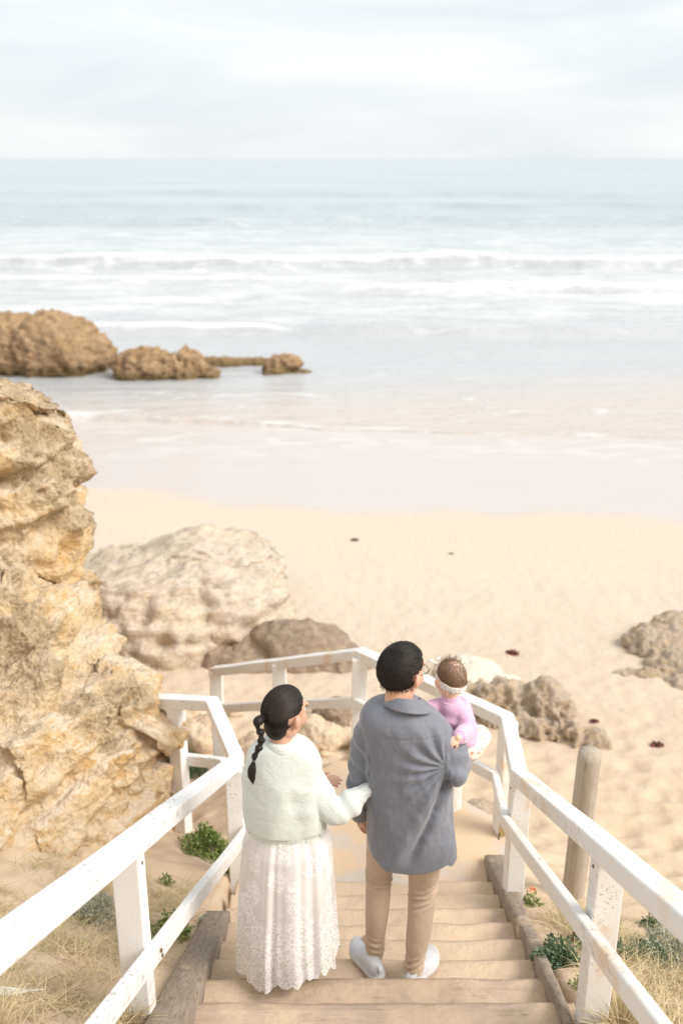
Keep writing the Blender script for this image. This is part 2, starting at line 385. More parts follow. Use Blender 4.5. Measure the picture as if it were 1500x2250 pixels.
# ------------------------------------------------------------------ ground
def beach(x, y):
    return np.interp(y, [-8, 7, 10, 14, 17, 21, 26, 33, 60, 200], [1.85, 1.72, 1.5, 1.25, .98, .5, .02, -.55, -2.5, -6]) + .10 * sstep(-1, -4, x) * sstep(20, 12, y)
def smax(a, b, k=.25):
    h = np.clip(.5 + .5 * (a - b) / k, 0, 1); return b * (1 - h) + a * h + k * h * (1 - h)
def ground(x, y):
    plane = 5.29 - .5 * y
    left = .28 * np.clip(-x - .8, 0, 3) ; right = -.22 * np.clip(x - 1.15, 0, 6) 
    z = smax(plane + left + right, beach(x, y))
    u = ((x - .14) * -.707 + (y - 6.75) * .707)                  # along the second, lower flight
    v = ((x - .14) * .707 + (y - 6.75) * .707)                   # across it
    rz = 2.52 - .48 * np.clip(u, 0, 3)
    inr = sstep(.25, -.05, v) * sstep(-1.75, -1.3, v) * sstep(-.4, 0, u)
    z = np.where(inr > 0, z * (1 - inr) + np.maximum(z, rz) * inr, z)
    inst = sstep(-.74 , -.66, x) * sstep(.99, .93, x) * sstep(5.4, 5.3, y)
    z = z - .22 * inst
    inpl = sstep(-.84, -.74, x) * sstep(1.2, 1.05, x) * sstep(5.3, 5.4, y) * sstep(6.5, 6.2, y)
    return np.where(inpl > 0, z * (1 - inpl) + np.minimum(z, 2.42) * inpl, z)

xs = np.unique(np.concatenate([np.linspace(-400, -12, 22), np.linspace(-12, -4, 60), np.linspace(-4, 5, 301), np.linspace(5, 14, 60), np.linspace(14, 400, 22)]))
ys = np.unique(np.concatenate([np.linspace(-60, -2, 20), np.linspace(-2, 2, 50), np.linspace(2, 11, 300), np.linspace(11, 36, 260), np.linspace(36, 220, 40)]))
X, Y = np.meshgrid(xs, ys, indexing='ij'); x, y = X.ravel(), Y.ravel(); z = ground(x, y)
pp = np.stack([x, y, x * 0], 1); near = sstep(16, 11, y)
rough = sstep(.6, 1.4, np.abs(x - .1)) + sstep(6.2, 7, y); rough = np.clip(rough, 0, 1)
foot = sstep(10.5, 6, y + .0 * x) * rough
z += near * rough * (.035 * fbm(pp * 1.1, 4) + .02 * fbm(pp * 5, 3))
w1 = worley(np.stack([x * 3.1, y * 4.2, x * 0 + .5], 1)); z -= foot * .085 * np.clip(.55 - w1, 0, 1) / .55 * (fbm(pp * .9 + 5, 2) > -.25)
z += sstep(16, 20, y) * .015 * fbm(pp * np.array([.15, .4, 1]), 3)
o = fast_mesh('sand', np.stack([x, y, z], 1), grid_np(len(xs), len(ys)), M_SAND); struct(o)
GX, GY, GZ = xs.copy(), ys.copy(), z.reshape(len(xs), len(ys)).copy()
def gz(x, y):
    i = min(max(int(np.searchsorted(GX, x)) - 1, 0), len(GX) - 2); j = min(max(int(np.searchsorted(GY, y)) - 1, 0), len(GY) - 2)
    a = (x - GX[i]) / (GX[i + 1] - GX[i]); b = (y - GY[j]) / (GY[j + 1] - GY[j])
    return float((GZ[i, j] * (1 - a) + GZ[i + 1, j] * a) * (1 - b) + (GZ[i, j + 1] * (1 - a) + GZ[i + 1, j + 1] * a) * b)

# ------------------------------------------------------------------ sea
xs = np.concatenate([np.linspace(-9000, -160, 14), np.linspace(-150, -26, 50), np.linspace(-25, 25, 260), np.linspace(26, 150, 50), np.linspace(160, 9000, 14)])
ys = np.concatenate([np.linspace(22, 46, 200), np.linspace(46.2, 80, 240), np.linspace(80.4, 150, 150), np.linspace(152, 500, 60), np.linspace(520, 22000, 40)])
X, Y = np.meshgrid(xs, ys, indexing='ij'); x, y = X.ravel(), Y.ravel(); z = np.zeros_like(x); foam = np.zeros_like(x)
pp = np.stack([x, y, x * 0], 1)
def wave(yc, A, wf, wb, xm=None, foamA=1.0, seed=0, wob=1.2, trail=3.0):
    global z, foam
    c = yc + wob * fbm(np.stack([x * .05, x * 0 + seed, x * 0], 1), 3) * 2 + .25 * fbm(np.stack([x * .5, x * 0 + seed, x * 0 + 3], 1), 3)
    m = 1.0 if xm is None else sstep(xm[0], xm[0] + xm[1], x) if xm[1] > 0 else sstep(xm[0], xm[0] + xm[1], x)
    am = A * (.65 + .7 * np.clip(.5 + fbm(np.stack([x * .09, x * 0 + seed + 7, x * 0], 1), 3), 0, 1)) * m
    s = y - c
    z += np.where(s < 0, am * np.exp(-(s / wf) ** 2), am * np.exp(-(s / wb) ** 2))
    foam = np.maximum(foam, foamA * m * sstep(-wf * .75, -wf * .1, s) * np.exp(-np.clip(s, 0, None) / trail) * (.75 + .5 * fbm(pp * .8 + seed, 3)))
wave(68.5, .85, .6, 3.5, None, 1.25, 1, 1.6, 3.5)
wave(56.0, .5, .5, 2.2, (-2, 5), 1.1, 5, 1.5, 1.6)
wave(60.5, .3, .5, 2.2, (6, -12), .6, 8, 1.5, 1.2)
wave(42.0, .42, .5, 2.0, (-1.5, -2), 1.15, 12, .5, 1.0)
wave(41.5, .36, .7, 2.6, (-3, 3), .12, 12, .5, 1.0)
wave(37.2, .18, .5, 1.6, (0, 6), .35, 17, .4, .8)
wave(33.0, .08, .4, 1.2, (-4, 3), .25, 23, .5, .6)
wave(118, .8, 3, 6, None, .25, 31, 6, 3)
wave(150, .9, 4, 8, None, .1, 37, 8, 3)
wave(205, .9, 6, 10, None, .0, 41, 9, 3)
z += .06 * fbm(pp * np.array([.35, .8, 1]), 3) * sstep(30, 45, y)
# swash edge : a thin tongue of water with a foam lip whose line wanders
swl = 26.4 - .17 * np.clip(x, -12, 14) + 1.3 * fbm(np.stack([x * .12, x * 0 + 2, x * 0], 1), 3) + .35 * fbm(np.stack([x * .6, x * 0 + 9, x * 0], 1), 3)
foam = np.maximum(foam, .75 * np.exp(-((y - swl - .22) / .24) ** 2) * np.clip(.55 + 1.3 * fbm(pp * .55, 3), 0, 1))
arcs = fbm(pp * np.array([.28, .5, 1]) + 11, 3); foam = np.maximum(foam, .62 * np.exp(-(arcs / .035) ** 2) * sstep(34, 30, y) * (x < 14) * np.clip(.6 + 1.2 * fbm(pp * .4 + 3, 2), 0, 1))
s2 = 28.6 + 1.5 * fbm(np.stack([x * .2, x * 0 + 4, x * 0], 1), 3)
foam = np.maximum(foam, .4 * np.exp(-((y - s2) / .35) ** 2) * (.3 + 1.2 * np.clip(.4 + fbm(pp * .7 + 4, 3), 0, 1)))
zb = beach(x, y)
z = z + .035 + np.where(y < 33, np.clip(zb + .02, 0, .3), 0) * sstep(swl - .1, swl + .2, y)
z = np.where(y < swl, np.minimum(z, zb - .25 * (swl - y) ** .5), z)
o = fast_mesh('sea', np.stack([x, y, z], 1), grid_np(len(xs), len(ys)), M_SEA); struct(o)
a = o.data.attributes.new('foam', 'FLOAT', 'POINT'); a.data.foreach_set('value', np.clip(foam, 0, 1.3).astype(np.float32))

# ------------------------------------------------------------------ rocks
def rock(name, lobes, voxel, label, cat, m, disp, smooth=3, group=None, cut=None):
    parts = []
    for c, r, *rest in lobes:
        rz = Matrix.Rotation(R(rest[0]) if rest else 0, 3, 'Z') @ Matrix.Rotation(R(rest[1]) if len(rest) > 1 else 0, 3, 'Y')
        parts.append(ellip(c, r, np.array(rz), 20, 30))
    V, F = fuse(parts, voxel, smooth); Nn = normals(V, F)
    V = disp(V, Nn)
    o = mesh(name, V, F, m, None, True)
    loc = V.mean(0); loc[2] = V[:, 2].min()
    o.data.transform(Matrix.Translation(-Vector(loc))); o.location = loc
    return tag(o, label, cat, group)
def craggy(a1=.1, s1=1.5, a2=.04, s2=6, pit=.03, ps=9, strat=.0, sq=1.0, box=0):
    def f(V, Nn):
        q = V * np.array([1, 1, 1.0])
        d = a1 * fbm(q * s1, 4) + a2 * fbm(q * s2, 4, .6, True)
        wl = worley(q * ps * np.array([1, 1, .8])); msk = np.clip(.5 + 1.6 * fbm(q * 1.7 + 9, 3), 0, 1)
        d -= pit * msk * np.clip(1 - wl * 1.35, 0, 1)
        if strat:
            t = q[:, 2] * 5.5 + q[:, 0] * .5 + 1.2 * fbm(q * .8, 3); d += strat * (np.abs((t % 1) - .5) * 2 - .5) * (.4 + .6 * msk)
        return V + Nn * d[:, None]
    return f
def cliffdisp(V, Nn):
    lump = np.clip(.5 + 1.5 * fbm(V * 1.15 + 3, 3), 0, 1)          # smooth eroded patches against honeycombed ones
    d = .17 * fbm(V * 1.1, 4) + .055 * fbm(V * 3.2, 4, .6, True)
    w1 = worley(V * np.array([5.0, 5.0, 3.6])); w2 = worley(V * np.array([15, 15, 11]) + 4)
    d -= lump * (.30 * np.clip(.80 - w1, 0, 1) / .80 + .11 * np.clip(.75 - w2, 0, 1) / .75) - lump * .20
    d += lump * .05 * fbm(V * 14, 3, .6, True) + .012 * fbm(V * 22, 2)
    t = V[:, 2] * 2.3 - V[:, 0] * .55 + .9 * fbm(V * .9, 3); u = np.abs((t % 1) - .5) * 2
    d += .09 * (sstep(.15, .5, u) - .6)
    V = V + Nn * d[:, None]
    global CRAG
    CRAG = lump - .10 - .55 * sstep(3.95, 3.2, V[:, 2]) * (.7 + 1.2 * fbm(V * 1.3 + 8, 2))
    top = 7.0 - .213 * np.maximum(V[:, 1], 6.6) + .14 * fbm(V * 2.2, 3) + .06 * fbm(V * 7, 3) - .5 * np.clip(V[:, 0] + 2.75, 0, 1) + .4 * sstep(6.6, 5, V[:, 1]); hi = V[:, 2] > top
    V[hi, 2] = top[hi] + (V[hi, 2] - top[hi]) * .12; return V
rock('cliff', [((-3.65, 7.9, 4.1), (1.12, 1.3, 1.55)), ((-2.74, 7.40, 4.3), (.58, .7, 1.35)), ((-2.96, 7.25, 3.40), (.72, .9, .95)), ((-2.58, 6.95, 3.72), (.62, .5, .22), 0, 24), ((-2.86, 7.0, 3.95), (.45, .4, .4)), (at(225, 1575, 6.25), (.36, .4, .34)), ((-4.55, 8.6, 3.9), (1.6, 2.0, 1.75)),
               ((-3.0, 6.4, 3.2), (1.28, 1.3, 1.05)), ((-2.55, 5.9, 2.75), (1.18, 1.25, 1.15), 20), ((-2.12, 5.75, 2.75), (.72, .75, .70)), ((-1.85, 6.12, 2.6), (.50, .58, .86)), ((-2.9, 5.0, 3.0), (1.05, 1.05, .95)),
               ((-2.6, 6.85, 3.35), (.42, .5, .35)), ((-4.5, 6, 3.5), (2.2, 3, 2.0)), ((-5.5, 9, 3.5), (2.2, 3.2, 2.6)), ((-4.4, 3.6, 4.2), (1.5, 2.2, 1.2))],
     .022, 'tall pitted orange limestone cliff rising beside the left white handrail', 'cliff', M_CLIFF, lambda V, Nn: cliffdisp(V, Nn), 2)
a_ = [o for o in col.objects if o.name == 'cliff'][0].data.attributes.new('crag', 'FLOAT', 'POINT'); a_.data.foreach_set('value', CRAG.astype(np.float32))
def bouldisp(V, Nn):
    V = craggy(.26, .9, .14, 2.4, .05, 5, .12)(V, Nn); top = 2.24 - .08 * (V[:, 1] - 11.5) - .22 * np.abs(V[:, 0] + 1.9) + .16 * fbm(V * 1.6, 3) + .05 * fbm(V * 5, 3, .6, True)
    hi = V[:, 2] > top; V[hi, 2] = top[hi] + (V[hi, 2] - top[hi]) * .15; return V
rock('boulder', [((-2.3, 11.5, 1.62), (1.15, 1.35, .74), 10, 10), ((-1.48, 11.45, 1.68), (.70, .95, .60), 0, 8), ((-3.0, 11.7, 1.65), (.95, 1.2, .70)), ((-1.85, 12.3, 1.8), (1.05, .9, .80), 0, 6), ((-2.7, 10.7, 1.45), (.8, .7, .45), 15), ((-2.0, 10.5, 1.45), (.5, .4, .35), 30)],
     .045, 'large grey and cream boulder lying on the sand beyond the railings', 'boulder', M_BOULD, lambda V, Nn: bouldisp(V, Nn), 2)
rock('rock_slab', [((-.45, 10.5, 1.5), (.62, .5, .36), -8, 8), ((-1.05, 10.4, 1.45), (.62, .4, .22), 5), ((.0, 10.35, 1.45), (.36, .35, .2))],
     .03, 'dark grey-brown humped rock just behind the far white railing', 'rock', M_DARKR, craggy(.12, 2.0, .04, 5, .03, 10, .03))
rock('rock', [((-5.45, 14.9, .95), (1.5, .7, .16)), ((-4.3, 14.6, .95), (1.1, .55, .12)), ((-3.8, 15.3, .95), (.7, .4, .10))],
     .04, 'low purplish rock shelf on the sand between the cliff and the wet shore', 'rock', M_DARKR, craggy(.07, 1.5, .03, 5, .02, 8, .02))
rock('rock', [((-9.9, 34.5, .55), (1.9, 1.4, 1.2), 0, 6), ((-11.6, 34.8, .6), (2.2, 1.5, 1.15)), ((-9.0, 34.4, .2), (.75, .8, .9)), ((-9.7, 34.6, 1.25), (1.2, .9, .6))],
     .07, 'biggest brown rock standing in the shallows at the far left', 'rock', M_SEAR, craggy(.40, .9, .24, 2.4, .16, 3.2, .12))
rock('rock', [((-6.8, 33.2, .18), (.85, .55, .72)), ((-5.9, 33.4, .1), (1.05, .5, .62)), ((-5.2, 33.5, .3), (.42, .4, .66)), ((-5.0, 33.3, .0), (.75, .4, .36))],
     .05, 'jagged brown rock in the shallows, second from the left', 'rock', M_SEAR, craggy(.34, 1.4, .22, 3.2, .14, 4, .05))
rock('reef', [((-4.3, 35.2, .05), (.8, .3, .30)), ((-3.3, 35.4, .05), (1.0, .26, .22))],
     .04, 'thin low strip of brown reef joining two rocks in the water', 'reef', M_SEAR, craggy(.12, 2.4, .05, 5, .03, 8, .0))
rock('rock', [((-2.15, 33.9, .1), (.55, .45, .50)), ((-1.8, 33.9, .38), (.48, .38, .26)), ((-1.6, 33.8, -.05), (.62, .4, .18)), ((-2.35, 33.8, -.05), (.35, .4, .3))],
     .04, 'small brown rock surrounded by water, rightmost of the sea rocks', 'rock', M_SEAR, craggy(.20, 1.8, .12, 4, .07, 6, .04))
rock('rock', [((1.72, 9.05, 1.66), (.34, .26, .24), -15), ((2.06, 8.95, 1.66), (.28, .24, .29), -20), ((1.47, 9.2, 1.62), (.26, .22, .16)), ((2.32, 8.52, 1.6), (.30, .15, .11), -38), ((1.85, 8.75, 1.6), (.45, .18, .12), -25)],
     .018, 'knobbly pitted olive-brown rock behind the corner of the right railing', 'rock', M_CRAG, craggy(.09, 3, .08, 7, .15, 10, .0), 2)
rock('rock', [((3.95, 10.2, 1.50), (.42, .32, .13), -10), ((3.78, 10.75, 1.50), (.36, .4, .17), -20), ((4.1, 9.85, 1.48), (.50, .28, .12)), ((4.1, 10.9, 1.5), (.45, .45, .17)), ((3.42, 10.0, 1.46), (.36, .12, .06), -12)],
     .022, 'layered grey-brown rock at the right edge of the sand', 'rock', M_CRAG, craggy(.10, 2.8, .06, 6, .06, 10, .06))
rock('rock_slab', [((1.45, 10.0, 1.52), (.40, .36, .10), 8), ((1.75, 9.75, 1.52), (.25, .2, .08))],
     .022, 'flat whitish slab of stone on the sand behind the baby', 'rock', M_WHITES, craggy(.06, 3, .025, 8, .02, 12, .0))
spots = [  # px, py(base), Y, rx, rz, mat, label
 (395, 1460, 8.9, .25, .13, M_PALE, 'cream stone tucked under the foot of the large grey boulder'),
 (440, 1462, 8.7, .17, .12, M_PALE, 'rusty-marked cream stone below the large grey boulder, beside a bigger one'),
 (440, 1540, 8.5, .30, .15, M_PALE, 'wide low stone on the sand just left of the far railing end post'),
 (560, 1515, 8.3, .20, .12, M_PALE, 'stone seen between the end post and the middle post of the far railing'),
 (700, 1520, 8.4, .24, .20, M_PALE, 'rounded cream stone framed between two posts of the far railing'),
 (735, 1485, 8.9, .22, .18, M_DARKR, 'brownish stone in the shade behind the far railing corner post'),
 (820, 1530, 8.3, .22, .15, M_WHITES, 'pale slanting stone seen left of the man’s head behind the rail'),
 (600, 1640, 7.5, .20, .10, M_PALE, 'buff stone low down to the right of the woman’s face'),
 (545, 1620, 7.6, .20, .13, M_PALE, 'tan stone left of the woman’s head beneath the lower rail'),
 (745, 1590, 7.6, .16, .09, M_PALE, 'small stone at the foot of the far corner post'),
 (1060, 1740, 6.9, .20, .10, M_CRAG, 'mossy stone seen under the lower rail to the right of the man’s elbow'),
 (1200, 1690, 7.4, .12, .04, M_CRAG, 'small flat stone half buried in trodden sand beyond the right rail')]
for i, (px, py, Yd, rx, rz, m, lab) in enumerate(spots):
    p = at(px, py, Yd); p[2] = gz(p[0], Yd) + rz * .3
    # keep the stone on the sand and on the same sight line
    a = (px - 750) / FPX
    rock('stone', [((p[0], Yd, p[2]), (rx, rx * .8, rz), i * 37), ((p[0] + rx * .5, Yd + .05, p[2] - rz * .2), (rx * .6, rx * .6, rz * .7), i * 23)], max(.012, rx * .07),
         lab, 'stone', m, craggy(rx * .35, 3.2, rx * .12, 9, rx * .08, 16), group='loose stones on the sand')

ORD = ('leftmost', 'second from the left', 'third from the left', 'fourth from the left', 'fifth from the left', 'sixth from the left', 'seventh from the left', 'eighth from the left', 'ninth from the left', 'tenth from the left', 'eleventh from the left', 'rightmost')
for i, (x_, y_) in enumerate(sorted([(-1.75, 8.6), (-1.5, 8.9), (-1.62, 8.2), (-1.25, 8.5), (-1.95, 9.0), (-1.1, 9.0), (-.75, 8.7), (-.3, 8.9), (-.55, 8.3), (.1, 8.8), (.35, 8.4), (-.15, 8.2)], key=lambda q: q[0] / q[1])):
    s_ = random.uniform(.035, .085); rock('rubble_stone', [((x_, y_, gz(x_, y_) + s_ * .25), (s_ * 1.3, s_, s_ * .8), i * 41), ((x_ + s_, y_, gz(x_, y_)), (s_ * .7, s_ * .8, s_ * .5))], max(.010, s_ * .14),
        'small cream rubble stone, ' + ORD[i] + ' in the row below the big boulder', 'stone', M_PALE, craggy(s_ * .5, 5, s_ * .2, 12, s_ * .1, 18), group='cream rubble below the big boulder')

# ------------------------------------------------------------------ staircase
st = thing('staircase', 'sand covered timber staircase going down to the beach between white railings', 'stairs', (.15, 3.6, 3.3))
YK = [5.42 - .27 * k for k in range(0, 20)]
def tread(k):
    y1 = YK[k]; y0 = YK[k] - .285; zt = 5.29 - .5 * y1; nx, ny = 120, 14
    xs = np.linspace(-.66, .985, nx); ys = np.linspace(y0, y1, ny); X, Y = np.meshgrid(xs, ys, indexing='ij'); x, y = X.ravel(), Y.ravel()
    q = np.stack([x * 2, y * 7, x * 0 + k * 3.1], 1)
    sand = 1.6 if k >= 1 and k < 7 else .8
    fp = worley(np.stack([x * 3.4, y * 4.5, x * 0 + k * .37], 1)); z = zt - (.022 if k < 8 else .008) * np.clip(.42 - fp, 0, 1) / .42 + sand * (.012 * fbm(q, 4) + .006 * fbm(q * 4, 3)) - .018 * sand * sstep(y1 - .07, y1, y) ** 2
    front = .014 * sand * fbm(np.stack([x * 3, x * 0 + k, x * 0], 1), 4); y = y + front * (y > y1 - .03)
    top = np.stack([x, y, z], 1); bot = top.copy(); bot[:, 2] = zt - .15
    n = nx * ny; V = np.vstack([top, bot]); F = [tuple(int(i) for i in f) for f in grid_np(nx, ny)]; F += [tuple(i + n for i in f[::-1]) for f in F]
    ring = [i * ny for i in range(nx)] + [(nx - 1) * ny + j for j in range(1, ny)] + [i * ny + ny - 1 for i in range(nx - 2, -1, -1)] + [j for j in range(ny - 2, 0, -1)]
    for a_, b_ in zip(ring, ring[1:] + ring[:1]): F.append((b_, a_, a_ + n, b_ + n))
    mesh('step', V, F, M_TREAD if k < 7 else M_TREADN, st)
for k in range(1, 20): tread(k)
def board(p0, p1, w0, w1, h, side=1):
    """plank lying along p0-p1, w0/w1 its widths at either end, wavy edges"""
    m = 60; V = []
    p0, p1 = np.array(p0, float), np.array(p1, float)
    for i in range(m):
        t = i / (m - 1); c = p0 * (1 - t) + p1 * t; ww = (w0 * (1 - t) + w1 * t)
        j = .007 * float(fbm(np.array([[t * 9, p0[0] * 5, 0]]), 3)[0]); k2 = .012 * float(fbm(np.array([[t * 7, p0[0] * 5, 5]]), 4)[0])
        for dx, dz in ((0, 0), (.012, .0), (ww - .012, 0.0), (ww, 0)):
            V.append([c[0] + dx + j + (k2 if dx > .02 else 0), c[1], c[2] + (0 if 0 < dx < ww - .001 else -.008)])
        V.append([c[0] + ww + j + k2, c[1], c[2] - h]); V.append([c[0] + j, c[1], c[2] - h])
    F = [f[::-1] for f in grid_faces(m, 6, True)]; F.append((0, 1, 2, 3, 4, 5)); F.append(tuple(reversed(range(len(V) - 6, len(V)))))
    return np.array(V), F
nose = lambda y: 5.29 - .5 * y
mesh('stringer', *board((-.80, 1.2, nose(1.2) + .06), (-.735, 4.38, nose(4.38) + .04), .19, .13, .2), M_STRING, st)
mesh('stringer', *board((.955, 5.50, nose(5.5) + .075), (.885, 3.02, nose(3.02) + .025), .13, .028, .2), M_STRING, st)
mesh('stringer', *board((.90, 2.99, nose(2.99) + .03), (.90, 1.2, nose(1.2) + .03), .055, .08, .2), M_STRING, st)

# landing of sandy concrete
PL = [(-.66, 5.12), (1.02, 5.12), (1.20, 5.45), (1.20, 5.86), (.92, 6.14), (.16, 6.86), (-.74, 6.02), (-.70, 5.60)]
V = [(x, y, 2.572) for x, y in PL] + [(x, y, 1.9) for x, y in PL]; n = len(PL)
F = [tuple(range(n)), tuple(reversed(range(n, 2 * n)))] + [((i + 1) % n, i, i + n, (i + 1) % n + n) for i in range(n)]
o = struct(mesh('landing', V, F, M_CONC, None, False, bevel=.012))

# ------------------------------------------------------------------ railings
def rail(P, w, h, name, m, root, off=0.0, drop=0.0):
    if isinstance(drop, (list, tuple)): P = [(p[0], p[1], p[2] - q) for p, q in zip(P, drop)]; drop = 0
    P = [np.array(p, float) for p in P]; D = [(b - a)[:2] / np.linalg.norm((b - a)[:2]) for a, b in zip(P, P[1:])]
    S = [np.array([d[1], -d[0]]) for d in D]; M = []
    for i in range(len(P)):
        if i == 0: M.append(S[0])
        elif i == len(P) - 1: M.append(S[-1])
        else:
            q = S[i - 1] + S[i]; q = q / (1 + S[i - 1] @ S[i]); M.append(q)
    for i in range(len(P) - 1):
        V = []; g = np.array([*D[i], 0]) * .0015
        segs = 6
        for s in range(segs + 1):
            t = s / segs; c = (P[i] + g) * (1 - t) + (P[i + 1] - g) * t; mm = M[i] * (1 - t) + M[i + 1] * t if segs > 1 else M[i]
            mm = M[i] if t == 0 else (M[i + 1] if t == 1 else S[i])
            jj = .0025 * math.sin(7 * t * 3.1 + i * 2)
            for sd, dz in ((-.5, 0), (.5, 0), (.5, -h), (-.5, -h)):
                V.append([c[0] + mm[0] * (off + sd * w), c[1] + mm[1] * (off + sd * w), c[2] + dz - drop + jj])
        F = [f[::-1] for f in grid_faces(segs + 1, 4, True)]; F.append((0, 1, 2, 3)); F.append(tuple(reversed(range(len(V) - 4, len(V)))))
        mesh(name, V, F, m, root, False, bevel=.008)
def post(x, y, ztop, zbot, w, d, rot, m, root, off=(0, 0)):
    c, s = math.cos(rot), math.sin(rot); V = []
    for zz in (zbot, zbot + (ztop - zbot) * .33, zbot + (ztop - zbot) * .66, ztop):
        for a, b_ in ((-1, -1), (1, -1), (1, 1), (-1, 1)):
            lx, ly = a * w / 2, b_ * d / 2; V.append((x + lx * c - ly * s, y + lx * s + ly * c, zz))
    F = [f for f in grid_faces(4, 4, True)]; F += [(3, 2, 1, 0), (12, 13, 14, 15)]
    return mesh('post', V, F, m, root, False, bevel=.006)
# left railing
LR = thing('railing', 'clean white wooden railing on the left side of the stairs below the cliff', 'railing', (-.75, 4.0, 3.2))
lt = lambda y: (-.648 - .0633 * (5.30 - y), y, 7 - .83 - .5 * y)
L = [lt(.35), (-.648, 5.30, 3.52), (-.886, 5.99, 3.52), (-2.75, 7.12, 2.94)]
rail(L, .092, .085, 'top_rail', M_PAINT, LR)
rail([lt(.35), lt(5.30), (-.886, 5.99, 3.52), (-2.75, 7.12, 2.94)], .045, .09, 'lower_rail', M_PAINT, LR, .060, .50)
for y in (1.0, 3.09): p = lt(y); post(p[0] - .015, y, p[2] - .05, gz(p[0], y) - .35, .105, .095, R(-3), M_PAINT, LR)
post(-.665, 5.27, 3.45, 2.3, .105, .095, R(5), M_PAINT, LR)
post(-1.17, 6.17, 3.36, 2.2, .10, .095, R(-25), M_PAINT, LR)
# right railing, turns two corners round the landing and runs down the second flight
RR = thing('railing', 'rust stained white wooden railing on the right of the stairs that bends round the landing', 'railing', (.9, 5.0, 2.9))
Rp = [(.925, .35, 7 - .83 - .175), (.984, 4.72, 3.81), (1.10, 5.78, 3.52), (.137, 6.72, 3.52), (-1.17, 8.02, 2.66)]
rail(Rp, .092, .085, 'top_rail', M_PAINTR, RR)
rail(Rp, .045, .085, 'lower_rail', M_PAINTR, RR, -.062, (.39, .30, .425, .39, .36))
for y in (.9, 3.04): x_ = .93 + .0135 * (y - .35); post(x_ + .02, y, 7 - .83 - .5 * y - .05, gz(x_, y) - .35, .105, .095, R(2), M_PAINTR, RR)
post(1.00, 4.74, 3.75, 2.55, .105, .10, R(4), M_PAINTR, RR)
pc = post(1.115, 5.80, 3.46, 2.575, .10, .10, R(20), M_PAINTR, RR)
V = np.array([(-.052, -.060, 2.585), (.045, -.060, 2.585), (.030, -.054, 2.80), (-.040, -.054, 2.80), (-.052, -.052, 2.585), (.045, -.052, 2.585), (.030, -.050, 2.80), (-.040, -.050, 2.80)])
c, s = math.cos(R(20)), math.sin(R(20)); V[:, :2] = np.stack([V[:, 0] * c - V[:, 1] * s + 1.115, V[:, 0] * s + V[:, 1] * c + 5.80], 1)
bk = mesh('bracket', V, [(0, 1, 2, 3), (7, 6, 5, 4), (0, 4, 5, 1), (1, 5, 6, 2), (2, 6, 7, 3), (3, 7, 4, 0)], M_STEEL, pc, False)
for zz in (2.64, 2.74):
    mesh('bolt', *ellip((1.115 + .062 * s, 5.80 - .062 * c, zz), (.010, .006, .010), None, 8, 10), M_BOLT, bk)
def bolt_at(pst, x_, y_, z_, r_=.009):
    mesh('bolt', *ellip((x_, y_, z_), (r_ * .6, r_, r_), None, 8, 10), M_BOLT, pst)
for pst in [o for o in col.objects if o.name.startswith('post') and o.parent in (LR, RR)]:
    vs = [v.co for v in pst.data.vertices]; mx = sum(v.x for v in vs) / len(vs); my = sum(v.y for v in vs) / len(vs); zt_ = max(v.z for v in vs)
    if my < 4.9:
        s_ = 1 if pst.parent is LR else -1; dr = .46 if s_ > 0 else .36
        for dz in (.0, .035): bolt_at(pst, mx + s_ * .1005, my + .012 * (dz > 0), zt_ - dr - dz - .03)
        bolt_at(pst, mx + s_ * .0535, my, zt_ - .075, .007)
post(.80, 6.07, 3.45, 2.40, .095, .095, R(40), M_PAINTR, RR)
post(.137, 6.70, 3.46, 2.35, .115, .105, R(0), M_PAINTR, RR)
for t_ in (.50, .97):
    p = np.array(Rp[3]) * (1 - t_) + np.array(Rp[4]) * t_
    post(p[0], p[1], p[2] - .04, gz(p[0], p[1]) - .3, .11, .10, R(0), M_PAINTR, RR)

# round pole in the sand
px_, py_ = 1.405, 4.95; zb = gz(px_, py_) - .2; zt = 3.775
V = []; n = 28; ms_ = 30
for i in range(ms_):
    t_ = i / (ms_ - 1); zz = zb + (zt - zb) * t_
    for j in range(n):
        a = j / n * 2 * math.pi; r = .068 * (1 + .03 * math.sin(3 * a + 1)) + .0015 * math.sin(13 * a) + .002 * math.sin(5 * t_ + a)
        if i == ms_ - 1: r *= .94
        V.append((px_ + .03 * t_ + r * math.cos(a), py_ + r * math.sin(a), zz + (.004 * math.sin(9 * a) if i == ms_ - 1 else 0)))
V.append((px_ + .03, py_, zt + .006)); F = [f for f in grid_faces(ms_, n, True)]; k = (ms_ - 1) * n
F += [(k + j, k + (j + 1) % n, len(V) - 1) for j in range(n)]
tag(mesh('timber_pole', V, F, M_POLE), 'weathered grey round timber pole standing outside the right railing', 'pole')

# ------------------------------------------------------------------ plants, seaweed, feather
def leafmat(name, c1, c2, rough=.6, trans=.0):
    m, t, b = mat(name, rough=rough, spec=.25)
    inf = N(t, 'ShaderNodeTexCoord'); n = noise(t, inf.outputs['Object'], 60, 2)
    t.links.new(mixc(t, ramp(t, n, (.4, 0), (.6, 1)), c1, c2), b.inputs['Base Color']); return m
M_GREEN = leafmat('green_leaf', (.14, .22, .05), (.27, .33, .10)); M_TEAL = leafmat('blue_green_leaf', (.10, .17, .10), (.20, .27, .16))
M_SILV = leafmat('silver_leaf', (.42, .43, .35), (.56, .55, .45)); M_STRAW = leafmat('dry_grass', (.64, .53, .33), (.52, .43, .24))
M_STRAW2 = leafmat('olive_grass', (.33, .33, .13), (.50, .44, .22)); M_WEED = leafmat('seaweed', (.10, .04, .03), (.22, .07, .05), .4)
M_ORANGE, _, _ = mat('orange_petal', (.80, .22, .03), .6)
